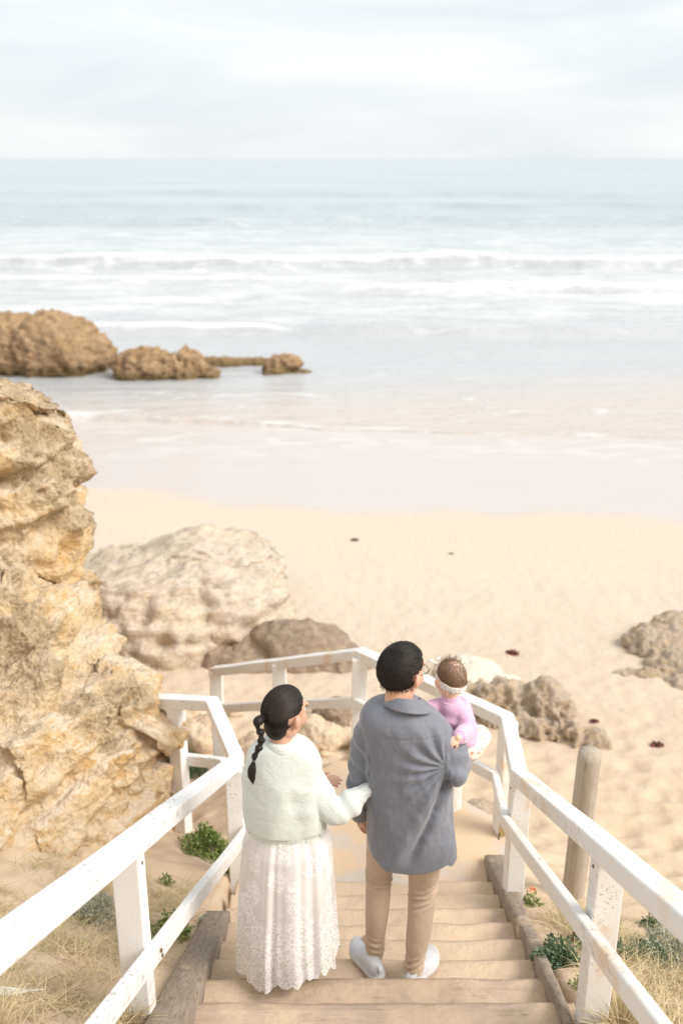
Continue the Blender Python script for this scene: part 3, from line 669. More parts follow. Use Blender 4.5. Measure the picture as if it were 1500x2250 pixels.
def blade_strip(V, F, p, d, L, wd, droop, seg=5):
    d = np.array(d, float); d /= np.linalg.norm(d); side = np.cross(d, [0, 0, 1.]); 
    if np.linalg.norm(side) < .05: side = np.array([1., 0, 0])
    a = random.uniform(0, 6.28); side = side / np.linalg.norm(side); side = side * math.cos(a) + np.cross(d, side) * math.sin(a)
    k = len(V); q = np.array(p, float)
    for i in range(seg + 1):
        t_ = i / seg; w_ = wd * (1 - t_ ** 1.5) + .0002
        V.append(q - side * w_ / 2); V.append(q + side * w_ / 2)
        q = q + d * L / seg; d = d + np.array([0, 0, -droop / seg]); d = d / np.linalg.norm(d)
    F += [(k + 2 * i, k + 2 * i + 1, k + 2 * i + 3, k + 2 * i + 2) for i in range(seg)]
def leaves(V, F, c, r, n, ls, shape=1.6):
    for _ in range(n):
        u = np.array([random.gauss(0, 1), random.gauss(0, 1), abs(random.gauss(0, .8))]); u /= np.linalg.norm(u)
        rad = random.random() ** .45; p = np.array(c) + u * rad * np.array(r) * (1 + .25 * math.sin(5 * u[0] + 3 * u[1]))
        d = u + np.array([random.gauss(0, .6), random.gauss(0, .6), random.gauss(.2, .5)]); d /= np.linalg.norm(d)
        s = np.cross(d, np.array([random.gauss(0, 1), random.gauss(0, 1), random.gauss(0, 1)])); s /= np.linalg.norm(s)
        l = ls * random.uniform(.6, 1.3); k = len(V); nn = np.cross(d, s) * l * .12
        V += [p, p + d * l * .5 + s * l / shape / 2 + nn, p + d * l, p + d * l * .5 - s * l / shape / 2 + nn, p + d * l * .5 - nn]
        F += [(k, k + 1, k + 4), (k + 1, k + 2, k + 4), (k + 2, k + 3, k + 4), (k + 3, k, k + 4)]
M_STEM, _, _ = mat('stem', (.30, .24, .12), .8)
def onground(px, py):
    Y_ = 1.5
    while Y_ < 60:
        p = at(px, py, Y_)
        if p[2] <= gz(p[0], p[1]): p[2] = gz(p[0], p[1]); return p
        Y_ += .01 + Y_ * .001
    return p
def plant(px, py, Yd, r, n, ls, m, label, cat='plant', name='beach_plant', shape=1.6, group='plants growing in the sand', flat=.7):
    p = onground(px, py + r * 60); rt = thing(name, label, cat, p, group)
    V, F = [], []; leaves(V, F, p + np.array([0, 0, r * .1]), (r, r * .9, r * flat), n, ls, shape); mesh('leaves', V, F, m, rt, False)
    V, F = [], []
    for _ in range(26):
        a = random.uniform(0, 6.28); e = random.uniform(.3, 1.2); blade_strip(V, F, p, (math.cos(a), math.sin(a), e), r * random.uniform(.7, 1.05), .005, .2)
    mesh('stems', V, F, M_STEM, rt, False); return rt
plant(498, 1900, 4.55, .17, 1500, .028, M_GREEN, 'bright green leafy plant growing behind the woman’s skirt by the left railing')
plant(450, 1850, 4.75, .14, 800, .028, M_GREEN, 'sparse green sprig in the sand behind the left lower rail')
plant(365, 1940, 4.2, .055, 120, .02, M_GREEN, 'little yellow-green sprout between the left post and the lower rail')
plant(415, 1690, 5.65, .22, 1200, .028, M_TEAL, 'grey-green bush at the foot of the cliff under the bent left railing')
plant(455, 2050, 3.86, .10, 1500, .020, M_SILV, 'silvery woolly plant against the weathered board left of the stairs', flat=.6)
plant(375, 2050, 3.75, .12, 520, .022, M_GREEN, 'low green and yellow plant beside the silvery one on the left bank')
plant(200, 2010, 3.9, .17, 1500, .022, M_SILV, 'hazy silver-grey bush under the left top rail', shape=2.6)
plant(1225, 2110, 3.62, .105, 1300, .020, M_TEAL, 'dense dark blue-green bush right of the stairs', flat=.8)
plant(1310, 2080, 3.8, .13, 600, .022, M_TEAL, 'looser grey-green bush between the dense bush and the right post')
plant(1277, 2168, 3.42, .045, 90, .022, M_GREEN, 'tiny bright green seedling in bare sand near the right stair board')
plant(1165, 1985, 4.75, .06, 130, .022, M_GREEN, 'small green plant with an orange bloom at the foot of a white post')
p = onground(1168, 1975) + [0, 0, .05]; V, F = [], []; leaves(V, F, p, (.018, .018, .018), 40, .014); mesh('flower', V, F, M_ORANGE, [o for o in col.objects if o.get('label', '').startswith('small green plant with')][0], False)
plant(1470, 2100, 3.7, .16, 1600, .022, M_SILV, 'pale silver bush at the right edge behind the railing', shape=2.4)
plant(1450, 2035, 4.1, .10, 500, .026, M_TEAL, 'dark green bush at the right edge above the pale silver bush')
plant(1420, 2105, 3.6, .12, 500, .022, M_TEAL, 'thin green-grey bush just right of the right post')
def grassfield(name, label, regs, mat_, Lr, wd):
    V, F = [], []
    for (x0, x1, y0, y1, n, dens) in regs:
        nc = max(1, n // 14)
        for _ in range(nc):
            cx, cy = random.uniform(x0, x1), random.uniform(y0, y1)
            if float(fbm(np.array([[cx * 1.7, cy * 1.7, dens]]), 3)[0]) < -.12: continue
            for _k in range(14):
                px, py = cx + random.gauss(0, .035), cy + random.gauss(0, .035)
                a = random.uniform(0, 6.28); e = random.uniform(.1, 1.2)
                blade_strip(V, F, (px, py, gz(px, py) - .012), (math.cos(a), math.sin(a), e), random.uniform(*Lr), wd, random.uniform(.4, 1.8), 5)
    return tag(mesh(name, V, F, mat_, None, False), label, 'grass', None, 'stuff')
grassfield('dry_grass', 'straw coloured dry grass on the sand bank left of the left railing', [(-1.95, -.86, 2.6, 4.7, 7000, 1.0), (-1.5, -.84, 2.6, 3.7, 3600, 4.0)], M_STRAW, (.07, .2), .0032)
grassfield('olive_grass', 'olive green grass mixed into the dry grass on the left bank', [(-1.8, -.86, 2.8, 5.0, 3800, 7.0)], M_STRAW2, (.06, .17), .0035)
grassfield('dry_grass', 'straw coloured dry grass around the right posts and pole', [(1.10, 2.1, 2.6, 4.4, 7500, 2.0), (1.02, 1.3, 3.0, 3.5, 900, 3.0)], M_STRAW, (.09, .26), .0034)
grassfield('olive_grass', 'grey green grass among the dry grass right of the right railing', [(1.15, 2.1, 2.8, 4.7, 3200, 5.0)], M_STRAW2, (.07, .2), .0034)
def tuft(p, n, L, label):
    V, F = [], []
    for _ in range(n):
        a = random.uniform(0, 6.28); r = abs(random.gauss(0, .03)); blade_strip(V, F, (p[0] + r * math.cos(a), p[1] + r * math.sin(a), gz(p[0], p[1]) - .01), (math.cos(a), math.sin(a), random.uniform(.8, 3.2)), random.uniform(.5, 1) * L, .0032, random.uniform(.5, 1.8), 6)
    V = [v - np.array(p) for v in V]; o = mesh('grass_tuft', V, F, M_STRAW, None, False); o.location = tuple(p); return tag(o, label, 'grass tuft', 'grass tufts')
tuft(np.array([1.085, 2.98, gz(1.085, 2.98)]), 420, .26, 'thick straw grass tuft growing at the base of the nearest right post')
tuft(np.array([-.84, 3.0, gz(-.84, 3.0)]), 200, .16, 'straw grass tuft at the base of the nearest left post')
tuft(np.array([-1.25, 2.72, gz(-1.25, 2.72)]), 260, .2, 'straw grass tuft at the lower left corner beside the feather')

def weed(px, py, Yd, s, label, n=34):
    s = s * .72
    p = onground(px, py); parts = [ellip((0, 0, .002), (s * .8, s * .7, s * .05), None, 8, 14)]
    for _ in range(n):
        a = random.uniform(0, 6.28); c = np.array([random.gauss(0, s * .35), random.gauss(0, s * .3), 0]); d = np.array([math.cos(a), math.sin(a), 0]) * s * random.uniform(.15, .4)
        q = [c + [0, 0, .004], c + d * .5 + [0, 0, s * random.uniform(.08, .32)], c + d + [0, 0, .004]]
        parts.append(tube(q, [s * .03, s * .045, s * .02], 7, 6, flat=.5))
    V, F = joinp(parts); o = mesh('seaweed', V, F, M_WEED); o.location = tuple(p); return tag(o, label, 'seaweed', 'scraps of seaweed on the sand')
def yat(py, z): # distance at which pixel row py meets height z
    return (CAM_Z - z) / math.tan(PITCH + math.atan((py - 1125) / FPX))
weed(1122, 1436, yat(1436, 1.55), .17, 'dark red seaweed clump between the whitish slab and the open sand')
weed(778, 1188, yat(1188, 1.1), .13, 'tiny seaweed scrap alone on the dry sand near the wet line')
weed(990, 1217, yat(1217, 1.12), .08, 'faint seaweed speck to the right of the scrap near the wet line', 14)
weed(1445, 1640, yat(1640, 1.72), .14, 'reddish seaweed strand with a long tail on the right side sand', 26)
weed(1305, 1585, yat(1585, 1.70), .09, 'short seaweed bit at the tip of the knobbly rock', 16)
weed(1295, 1606, yat(1606, 1.70), .05, 'small seaweed crumb in front of the knobbly rock tip', 10)
# feather
M_FEATH, _, _ = mat('feather_white', (.78, .76, .72), .7)
p = onground(30, 2192) + [0, 0, .03]
V, F = [], []
for i in range(31):
    t_ = i / 30; w_ = .022 * math.sin(min(1, t_ * 1.25) * math.pi) ** .6 if t_ < .8 else .0008
    x_ = .085 - t_ * -.0 ; V += [(-.10 + .2 * t_, w_, .004 * math.sin(9 * t_)), (-.10 + .2 * t_, 0, .006), (-.10 + .2 * t_, -w_, .0)]
F = [(3 * i + a, 3 * i + a + 1, 3 * i + a + 4, 3 * i + a + 3) for i in range(30) for a in (0, 1)]
ft = thing('feather', 'white feather lying on dry grass at the lower left edge', 'feather', p)
mesh('vane', [np.array(v) + p for v in V], F, M_FEATH, ft)
mesh('quill', *tube([p + [-.1, 0, .009], p + [0, 0, .010], p + [.125, 0, .006]], [.0006, .0012, .0015], 10, 6), M_FEATH, ft)
# ================================================================== people
def clothmat(name, c1, c2, rough=.85, weave=900, bd=.0006, sheen=.2, spec=.2, crease=0):
    m, t, b = mat(name, rough=rough, spec=spec); b.inputs['Sheen Weight'].default_value = sheen
    oc = coord(t); t.links.new(mixc(t, noise(t, oc, 7, 4), c1, c2), b.inputs['Base Color'])
    p_ = bump(t, b, noise(t, oc, 13, 5, .55, 1.4), .55, crease) if crease else None
    bump(t, b, noise(t, oc, weave, 2), .5, bd, p_); return m
M_SKIN, t, b = mat('skin', (.66, .41, .29), .5, .35); b.inputs['Subsurface Weight'].default_value = .12; b.inputs['Subsurface Radius'].default_value = (.02, .008, .004); b.inputs['Subsurface Scale'].default_value = .5
oc = coord(t); t.links.new(mixc(t, noise(t, oc, 22, 3), (.70, .43, .31), (.60, .34, .235)), b.inputs['Base Color'])
M_SKINB, t, b = mat('baby_skin', (.80, .53, .40), .5, .3); b.inputs['Subsurface Weight'].default_value = .15; b.inputs['Subsurface Radius'].default_value = (.02, .008, .004); b.inputs['Subsurface Scale'].default_value = .5
M_SHIRT = clothmat('slate_cotton', (.160, .172, .210), (.185, .198, .242), .62, 1200, .0004, .45, .4, .009)
M_CHINO = clothmat('tan_chino', (.56, .43, .315), (.61, .475, .35), .85, 1000, .0004, crease=.010)
M_BLACK, _, _ = mat('black_hair', (.014, .011, .010), .5, .3)
M_BLACK2, _, _ = mat('brown_black_hair', (.035, .025, .019), .5, .3)
M_BHAIR, _, _ = mat('fine_brown_hair', (.20, .125, .075), .5, .4)
M_BSCALP, t, b = mat('downy_scalp', (.40, .26, .18), .6, .3)
M_SHOE, t, b = mat('white_knit', (.66, .67, .70), .8, .2); bump(t, b, noise(t, coord(t), 500, 3), .5, .001)
M_SOLE, _, _ = mat('rubber_sole', (.62, .62, .62), .6, .3)
M_DARKS, _, _ = mat('dark_rubber', (.05, .05, .05), .7, .3)
M_FRAME, _, _ = mat('wire_frame', (.08, .07, .06), .35, .5, Metallic=.8)
M_LENS, t, b = mat('lens', (.95, .96, .97), .05, .5); b.inputs['Transmission Weight'].default_value = .9; b.inputs['Alpha'].default_value = .35
M_EYE, _, _ = mat('eye', (.75, .73, .70), .2, .5); M_IRIS, _, _ = mat('iris', (.03, .02, .015), .2, .5); M_LIP, _, _ = mat('lip', (.60, .25, .20), .45, .4)
M_ELAST, _, _ = mat('hair_elastic', (.28, .26, .25), .6)

# knitted wool
M_KNIT, t, b = mat('mint_wool', (.68, .73, .69), .95, .1); b.inputs['Sheen Weight'].default_value = .5; b.inputs['Sheen Roughness'].default_value = .6
oc = coord(t); t.links.new(mixc(t, noise(t, oc, 9, 4), (.72, .77, .735), (.66, .715, .675)), b.inputs['Base Color'])
kz = noise(t, coord(t, (60, 60, 190)), 1.0, 3, .6); _, _, kzz = sepxyz(t, oc); rb = ramp(t, mathn(t, 'SUBTRACT', kzz, 3.8), (.49, 1), (.50, 0))
kk = mixc(t, rb, mathn(t, 'ADD', kz, mathn(t, 'MULTIPLY', noise(t, oc, 240, 3, .7), .8)), mathn(t, 'MULTIPLY', noise(t, coord(t, (110, 110, 2)), 1.0, 1), 3.0)); bump(t, b, kk, .7, .004)
M_PINK, t, b = mat('lilac_wool', (.72, .46, .63), .95, .1); b.inputs['Sheen Weight'].default_value = .4
oc = coord(t); t.links.new(mixc(t, noise(t, oc, 16, 3), (.74, .48, .65), (.68, .42, .59)), b.inputs['Base Color']); bump(t, b, noise(t, coord(t, (90, 90, 320)), 1.0, 3), .6, .002)
M_FLOR, t, b = mat('floral_cotton', rough=.85, spec=.2); oc = coord(t); v = voro(t, oc, 34); v2 = voro(t, oc, 21)
c = mixc(t, ramp(t, v, (.22, 1), (.34, 0)), (.82, .76, .68), (.80, .36, .26)); c = mixc(t, ramp(t, v2, (.10, 1), (.18, 0)), c, (.62, .56, .30)); t.links.new(c, b.inputs['Base Color'])
M_BAND, t, b = mat('printed_headband', rough=.85, spec=.2); oc = coord(t)
t.links.new(mixc(t, ramp(t, voro(t, oc, 95), (.25, 1), (.38, 0)), (.82, .79, .75), (.55, .50, .50)), b.inputs['Base Color'])
# lace : an opaque thread pattern over a sheer net
def lacemat(name, sheer, cA, cB):
    m, t, b = mat(name, rough=.85, spec=.15); oc = coord(t)
    pz = coord(t, (1, 1, .8)); fl = voro(t, pz, 8.5); n = noise(t, oc, 60, 4, .7, 1.0); pet = voro(t, oc, 48)
    clus = mathn(t, 'ADD', ramp(t, fl, (.20, 1), (.52, 0)), mathn(t, 'MULTIPLY', mathn(t, 'SUBTRACT', noise(t, oc, 24, 3, .6), .5), 1.3))
    _, _, zz = sepxyz(t, oc)
    hemf = N(t, 'ShaderNodeMapRange'); hemf.inputs[1].default_value = 4.02; hemf.inputs[2].default_value = 3.78; t.links.new(zz, hemf.inputs[0])
    clus = mathn(t, 'ADD', clus, mathn(t, 'MULTIPLY', hemf.outputs[0], .9))
    dots = mathn(t, 'MAXIMUM', ramp(t, noise(t, oc, 105, 3, .6, .6), (.46, .15), (.54, 1)), ramp(t, pet, (.20, 1), (.34, 0)))
    pat = mathn(t, 'MULTIPLY', ramp(t, clus, (.28, 0), (.62, 1)), mathn(t, 'MULTIPLY', dots, ramp(t, n, (.34, .55), (.52, 1))), clamp=True)
    t.links.new(mixc(t, pat, cA, cB), b.inputs['Base Color'])
    bump(t, b, mathn(t, 'ADD', mathn(t, 'MULTIPLY', pat, 1.0), mathn(t, 'MULTIPLY', noise(t, oc, 500, 2), .3)), .35, .0012)
    if sheer < 1:
        t.links.new(mathn(t, 'ADD', sheer, mathn(t, 'MULTIPLY', pat, 1 - sheer), clamp=True), b.inputs['Alpha'])
    return m
M_LACE = lacemat('white_lace', .62, (.91, .885, .88), (.93, .93, .93))
M_LINING = clothmat('blush_lining', (.90, .85, .835), (.91, .87, .855), .85, 900)

def frame_head(c, yaw, pitch=0, roll=0, s=1.0):
    """head frame: local x = right, y = where the face looks, z = up; yaw clockwise from +Y"""
    Rm = np.array(Matrix.Rotation(-yaw, 3, 'Z') @ Matrix.Rotation(pitch, 3, 'X') @ Matrix.Rotation(roll, 3, 'Y'))
    return np.array(c, float), Rm, s
def tp(fr, v):
    c, Rm, s = fr; return c + (np.atleast_2d(v) * s) @ Rm.T
def head_parts(fr, baby=False):
    c, Rm, s = fr; L = []
    def E(p, r, rot=None):
        q = Rm if rot is None else Rm @ np.array(rot); L.append(ellip(tp(fr, p)[0], np.array(r) * s, q, 16, 22))
    E((0, -.012, .025), (.072, .094, .088)); E((0, .015, .0), (.066, .078, .085))
    E((0, .030, -.055), (.050 if not baby else .056, .060, .052)); E((0, .060, -.082), (.024, .026, .022))
    for sx_ in (-1, 1):
        E((sx_ * .036, .052, -.030), (.028 if not baby else .034, .034, .034)); E((sx_ * .046, .000, -.060), (.016, .038, .034))
        E((sx_ * .079, -.002, -.014), (.0080, .018, .031), Matrix.Rotation(R(-18 * sx_), 3, 'Z') @ Matrix.Rotation(R(-10), 3, 'X'))
        E((sx_ * .085, -.012, -.006), (.0070, .010, .023)); E((sx_ * .030, .084, .030), (.022, .010, .010))
    E((0, .093, -.008), (.010, .012, .024)); E((0, .103, -.026), (.014, .013, .011)); E((0, .088, -.052), (.023, .012, .008)); E((0, .086, -.062), (.018, .012, .007))
    return L
def eyes_lips(fr, body):
    c, Rm, s = fr
    for sx_ in (-1, 1):
        e = mesh('eye', *ellip(tp(fr, (sx_ * .031, .0755, .004))[0], (.011 * s,) * 3, Rm, 10, 12), M_EYE, body)
        mesh('iris', *ellip(tp(fr, (sx_ * .031, .0848, .004))[0], (.0080 * s, .003 * s, .0060 * s), Rm, 8, 10), M_IRIS, body)
        mesh('eyebrow', *tube([tp(fr, (sx_ * .015, .094, .024))[0], tp(fr, (sx_ * .033, .092, .029))[0], tp(fr, (sx_ * .050, .078, .022))[0]], [.002 * s, .003 * s, .0015 * s], 8, 6), M_BLACK2, body)
    mesh('lips', *tube([tp(fr, (-.022, .094, -.056))[0], tp(fr, (0, .102, -.055))[0], tp(fr, (.022, .094, -.056))[0]], [.002 * s, .0055 * s, .002 * s], 10, 8, flat=.8), M_LIP, body)
def hand_parts(wrist, d, nrm, curl=(.5, .6, .7, .8), thumb=.6, s=1.0, spread=.12, side=1):
    """d: towards the fingers, nrm: back of the hand, side=+1 puts the thumb on +cross(d,nrm)"""
    wrist = np.array(wrist, float); d = np.array(d, float); d /= np.linalg.norm(d); nrm = np.array(nrm, float); nrm -= d * (nrm @ d); nrm /= np.linalg.norm(nrm)
    u = np.cross(d, nrm) * side; Q = np.stack([u, d, nrm], 1); L = [ellip(wrist + d * .045 * s, (.039 * s, .052 * s, .015 * s), Q, 14, 18)]
    L.append(ellip(wrist + (d * .035 + u * .022 - nrm * .006) * s, (.018 * s, .030 * s, .016 * s), Q, 12, 14))
    for i, (o_, ln) in enumerate(zip((.027, .0095, -.009, -.026), (.072, .080, .074, .058))):
        p = wrist + (d * (.082 - .004 * abs(i - 1)) + u * o_) * s; a = 0; dd = d + u * spread * (1.5 - i) * .5; dd /= np.linalg.norm(dd); pts = [p - dd * .02 * s, p]
        for seg in (.45, .32, .23):
            a += curl[i]; v = dd * math.cos(a) - nrm * math.sin(a); p = p + v * ln * seg * s; pts.append(p)
        L.append(tube(pts, [.0095 * s, .0095 * s, .0085 * s, .0078 * s, .0065 * s], 16, 10))
    p = wrist + (d * .025 + u * .030 - nrm * .004) * s; v0 = d * .75 + u * .75 - nrm * .2; v1 = d * math.cos(thumb) + u * .25 - nrm * math.sin(thumb)
    L.append(tube([p - v0 * .01 * s, p + v0 * .028 * s, p + (v0 * .03 + v1 * .028) * s, p + (v0 * .03 + v1 * .05) * s], [.012 * s, .0115 * s, .0095 * s, .0075 * s], 14, 10))
    return L
def rings(R_, n=64, cap=True, sup=2.3):
    """rings: (z, cx, cy, a, b) stacked into a closed smooth solid"""
    R_ = np.array(R_, float); m = 60; Rr = cat(R_, m); V = []
    ph = np.linspace(0, 2 * np.pi, n, endpoint=False); cs, sn = np.cos(ph), np.sin(ph)
    ex = np.sign(cs) * np.abs(cs) ** (2 / sup); ey = np.sign(sn) * np.abs(sn) ** (2 / sup)
    for z, cx, cy, a, b_ in Rr: V.append(np.stack([cx + a * ex, cy + b_ * ey, np.full(n, z)], 1))
    V = np.concatenate(V); F = grid_faces(m, n, True)
    if Rr[0][0] > Rr[-1][0]: F = [f[::-1] for f in F]; F += [tuple(range(n)), tuple(reversed(range(len(V) - n, len(V))))]
    else: F += [tuple(reversed(range(n))), tuple(range(len(V) - n, len(V)))]
    return V, F

def strands(fr, crown, region, n, L, rad, w_, m_, name, parent, target=None, lift=.006, wave_=.0, radii=(.080, .102, .096), cen=(0, -.008, .022), clump=.15, fringe=None, jit=.5):
    """hair as thin tapered locks that follow the skull away from the crown (or towards a tie point)"""
    V, F = [], []; radii = np.array(radii); cen = np.array(cen); cr = np.array(crown, float); cr /= np.linalg.norm(cr); k_ = 0; tries = 0
    while k_ < n and tries < n * 30:
        tries += 1; u = rng.normal(size=3); u /= np.linalg.norm(u)
        if not region(u): continue
        k_ += 1
        if target is None:
            t_ = u - cr * (u @ cr)
            if np.linalg.norm(t_) < .05: t_ = rng.normal(size=3)
            swirl = np.cross(cr, u) * .25; t_ = t_ + swirl; t_ += rng.normal(size=3) * clump * .5
            if fringe is not None: t_ = t_ + fringe(u)
        else: t_ = np.array(target) - u + rng.normal(size=3) * clump * .3
        t_ -= u * (u @ t_); t_ /= np.linalg.norm(t_); ll = L(u) * rng.uniform(.8, 1.15); seg = 6; lf = lift * rng.uniform(.3, 1.2)
        q = u.copy(); pts = []
        for i in range(seg + 1):
            s_ = i / seg; rr = 1 + lf * 10 * (math.sin(min(1, s_ * 1.3) * math.pi * .5)) * .9
            pts.append(q * rr)
            if target is not None:
                t_ = np.array(target) - q; t_ -= q * (q @ t_); nn = np.linalg.norm(t_)
                if nn < .06: break
                t_ /= nn
            q = q + t_ * ll / seg / .09; q /= np.linalg.norm(q)
            if i >= 1 and target is None and not region(q): pts.append(q * rr); break
            t_ -= q * (q @ t_); t_ /= np.linalg.norm(t_)
        if len(pts) < 3: continue
        P = tp(fr, np.array(pts) * radii + cen); Tn = np.gradient(P, axis=0); out = P - tp(fr, cen)[0]; out /= np.linalg.norm(out, axis=1)[:, None]
        sd_ = np.cross(Tn, out); sd_ /= np.linalg.norm(sd_, axis=1)[:, None] + 1e-9; b0 = len(V)
        for i, (p, s_, o_) in enumerate(zip(P, sd_, out)):
            ww = w_ * (1 - (i / (len(P) - 1)) ** 3 * .92); V += [p - s_ * ww, p + o_ * ww * .8, p + s_ * ww]
        for i in range(len(P) - 1):
            a = b0 + 3 * i; F += [(a, a + 1, a + 4, a + 3), (a + 1, a + 2, a + 5, a + 4)]
    return mesh(name, V, F, m_, parent, True)
def haircap(fr, region_soft, m_, parent, name='hair', radii=(.080, .102, .096), cen=(0, -.008, .022), thick=0):
    V, F = ellip((0, 0, 0), (1, 1, 1), None, 50, 70); keep = region_soft(V)
    W = tp(fr, V * np.array(radii) * (1 + .02 * fbm(V * 9, 3))[:, None] + np.array(cen))
    F = [f for f in F if all(keep[i] for i in f)]; used = sorted({i for f in F for i in f}); mp_ = {a: i for i, a in enumerate(used)}
    return mesh(name, W[used], [tuple(mp_[i] for i in f) for f in F], m_, parent, True)

# ---------------------------------------------------------------- man
FM = np.array([.24, 3.66, 3.39])
man = thing('person', 'man in slate blue shirt and tan trousers carrying the baby down the stairs', 'person', FM)
hM = frame_head(at(882, 1476, 3.70), R(42), R(-7), R(0), 1.06)
neck0 = hM[0] + np.array([-.012, -.03, -.06])
shL = at(812, 1592, 3.68); elL = at(788, 1722, 3.70); wrL = at(791, 1786, 3.78)
shR = at(982, 1626, 3.70); elR = at(1002, 1702, 3.60); wrR = at(1012, 1665, 4.00)
hipL = at(848, 1800, 3.68); hipR = at(935, 1800, 3.66)
knL = at(832, 1925, 3.74); knR = at(926, 1960, 3.70); anL = at(823, 2082, 3.735); anR = at(909, 2120, 3.64)
chest = (shL + shR) / 2 - [0, 0, .12]
P = head_parts(hM)
P += [tube([hM[0] + [0, -.02, -.03], neck0 + [0, -.01, -.05], neck0 + [0.01, -.015, -.16]], [.056, .060, .072], 14, 20)]
P += [tube([shL, shL * .5 + shR * .5 + [0, 0, .03], shR], [.040, .060, .040], 16, 20), tube([chest + [0, 0, .05], chest - [0, 0, .15], (hipL + hipR) / 2], [(.12, .08), (.12, .08), (.12, .08)], 18, 24, up=(0, 1, 0))]
P += [tube([shL, elL, wrL], [.036, .032, .027], 20, 14), tube([shR, elR], [.036, .032], 14, 14), tube([elR, wrR], [.032, .027], 14, 14)]
P += hand_parts(wrL, (-.03, .25, -.97), (-.9, -.35, .0), (.55, .65, .75, .85), .8, 1.0, .1, -1)
P += hand_parts(wrR, (-.5, .8, .15), (.3, .3, -.9), (.25, .3, .3, .35), .3, 1.0, .15, 1)
P += [tube([hipL, knL, anL - [0, 0, .02]], [.062, .040, .030], 24, 18), tube([hipR, knR, anR - [0, 0, .02]], [.062, .040, .030], 24, 18)]
for an_, td in ((anL, (-.30, .95)), (anR, (.50, .86))):
    P += [tube([an_ - [0, 0, .02], an_ + [td[0] * .05, td[1] * .05, -.05], an_ + [td[0] * .13, td[1] * .13, -.06]], [.026, .024, .018], 14, 14)]
body = mesh('body', *fuse(P, .0048, 3), M_SKIN, man)
eyes_lips(hM, body)

# short black hair
def reg_m(u):   # scalp region in head frame, u unit: x right, y face, z up
    x_, y_, z_ = u
    front = y_ < .80 * max(z_, -.2) + .10 if z_ > .1 else y_ < .02
    low = z_ > -.80 + .35 * max(0, y_ + .5); ear = not (abs(x_) > .80 and -.35 < z_ < .02 and -.30 < y_ < .25)
    side = y_ < .38 if z_ < .55 else True
    return front and low and ear and side
hairM = haircap(hM, lambda V: np.array([reg_m(v) for v in V]), M_BLACK, man, 'hair', (.082, .104, .098))
strands(hM, (-.10, -.62, .78), reg_m, 5200, lambda u: .046 if u[2] > -.2 else .036, None, .0012, M_BLACK, 'locks', hairM, None, .0032, radii=(.084, .106, .100), clump=.16)
strands(hM, (-.10, -.62, .78), reg_m, 900, lambda u: rng.uniform(.025, .06) if u[2] > -.2 else rng.uniform(.02, .04), None, .0007, M_BLACK2, 'locks', hairM, None, .0060, radii=(.084, .106, .100), clump=.35)
V, F = [], []
for _ in range(420):
    a_ = random.uniform(-1.9, 1.9); u = np.array([math.sin(a_) * .80, -math.cos(a_) * .80 if abs(a_) < 1.57 else .0, random.uniform(-.72, -.50)]); p = tp(hM, u * np.array((.084, .106, .100)) + [0, -.008, .022])[0]
    blade_strip(V, F, p, hM[1] @ np.array([u[0] * .1, u[1] * .1 + .12, -1]), random.uniform(.010, .024), .0013, .2, 3)
for _ in range(90):
    u = rng.normal(size=3); u[2] = abs(u[2]); u /= np.linalg.norm(u); p = tp(hM, u * np.array((.085, .107, .101)) + [0, -.008, .022])[0]
    if reg_m(u): blade_strip(V, F, p, hM[1] @ (u * .5 + rng.normal(size=3) * .5), random.uniform(.012, .028), .0007, .8, 4)
tag(mesh('nape_fringe', V, F, M_BLACK, hairM, False), None, None, None, 'stuff')
# glasses
gl = mesh('glasses', *joinp([tube([tp(hM, p)[0] for p in ((sx_ * .082, -.005, .008), (sx_ * .080, .06, .010), (sx_ * .066, .103, .010))], [.0014] * 3, 10, 6) for sx_ in (-1, 1)] +
     [tube([tp(hM, (sx_ * .034 + .026 * math.cos(a), .108 - .012 * abs(math.cos(a)) * (1 if sx_ * math.cos(a) > 0 else 0), -.004 + .020 * math.sin(a)))[0] for a in np.linspace(0, 2 * np.pi, 17)], [.0010] * 17, 40, 6) for sx_ in (-1, 1)] +
     [tube([tp(hM, p)[0] for p in ((-.010, .108, .004), (0, .112, .007), (.010, .108, .004))], [.0013] * 3, 6, 6)]), M_FRAME, man)
for sx_ in (-1, 1):
    mesh('lens', *ellip(tp(hM, (sx_ * .034, .104, -.004))[0], np.array((.024, .0015, .018)) * hM[2], hM[1], 8, 20), M_LENS, gl)

# shirt
cx = lambda px, py, Y: at(px, py, Y)
zz = lambda py, Y: at(0, py, Y)[2]
rg = []
for py, xl, xr, Yc, b_ in ((1538, 867, 917, 3.68, .048), (1546, 862, 922, 3.68, .055), (1554, 834, 940, 3.68, .075), (1570, 804, 962, 3.68, .095), (1600, 791, 990, 3.67, .112), (1650, 795, 1004, 3.67, .122), (1720, 803, 996, 3.67, .122), (1780, 806, 994, 3.67, .125), (1840, 808, 998, 3.67, .132), (1880, 810, 1002, 3.67, .138), (1915, 812, 1004, 3.67, .140)):
    a_ = at(xl, py, Yc - b_ * .3); c_ = at(xr, py, Yc - b_ * .3)
    rg.append((zz(py, Yc - b_ * .8), (a_[0] + c_[0]) / 2, Yc, (c_[0] - a_[0]) / 2, b_))
parts = [rings(rg, 72, sup=2.25)]
parts += [tube([shL + [.035, 0, -.01], shL + [.0, 0, -.04], (shL + elL) / 2, elL, elL * .35 + wrL * .65, wrL - (wrL - elL) * .06], [.064, .064, .056, .050, .046, .042], 26, 24)]
parts += [tube([shR + [-.05, 0, .0], shR + [.01, 0, -.03], (shR + elR) / 2 + [.006, 0, 0], elR + [-.01, 0, .01]], [.066, .070, .066, .052], 24, 24), tube([elR + [-.005, .0, .008], elR * .5 + wrR * .5, wrR], [.054, .056, .046], 20, 24)]
V, F = fuse(parts, .0062, 7, .6)
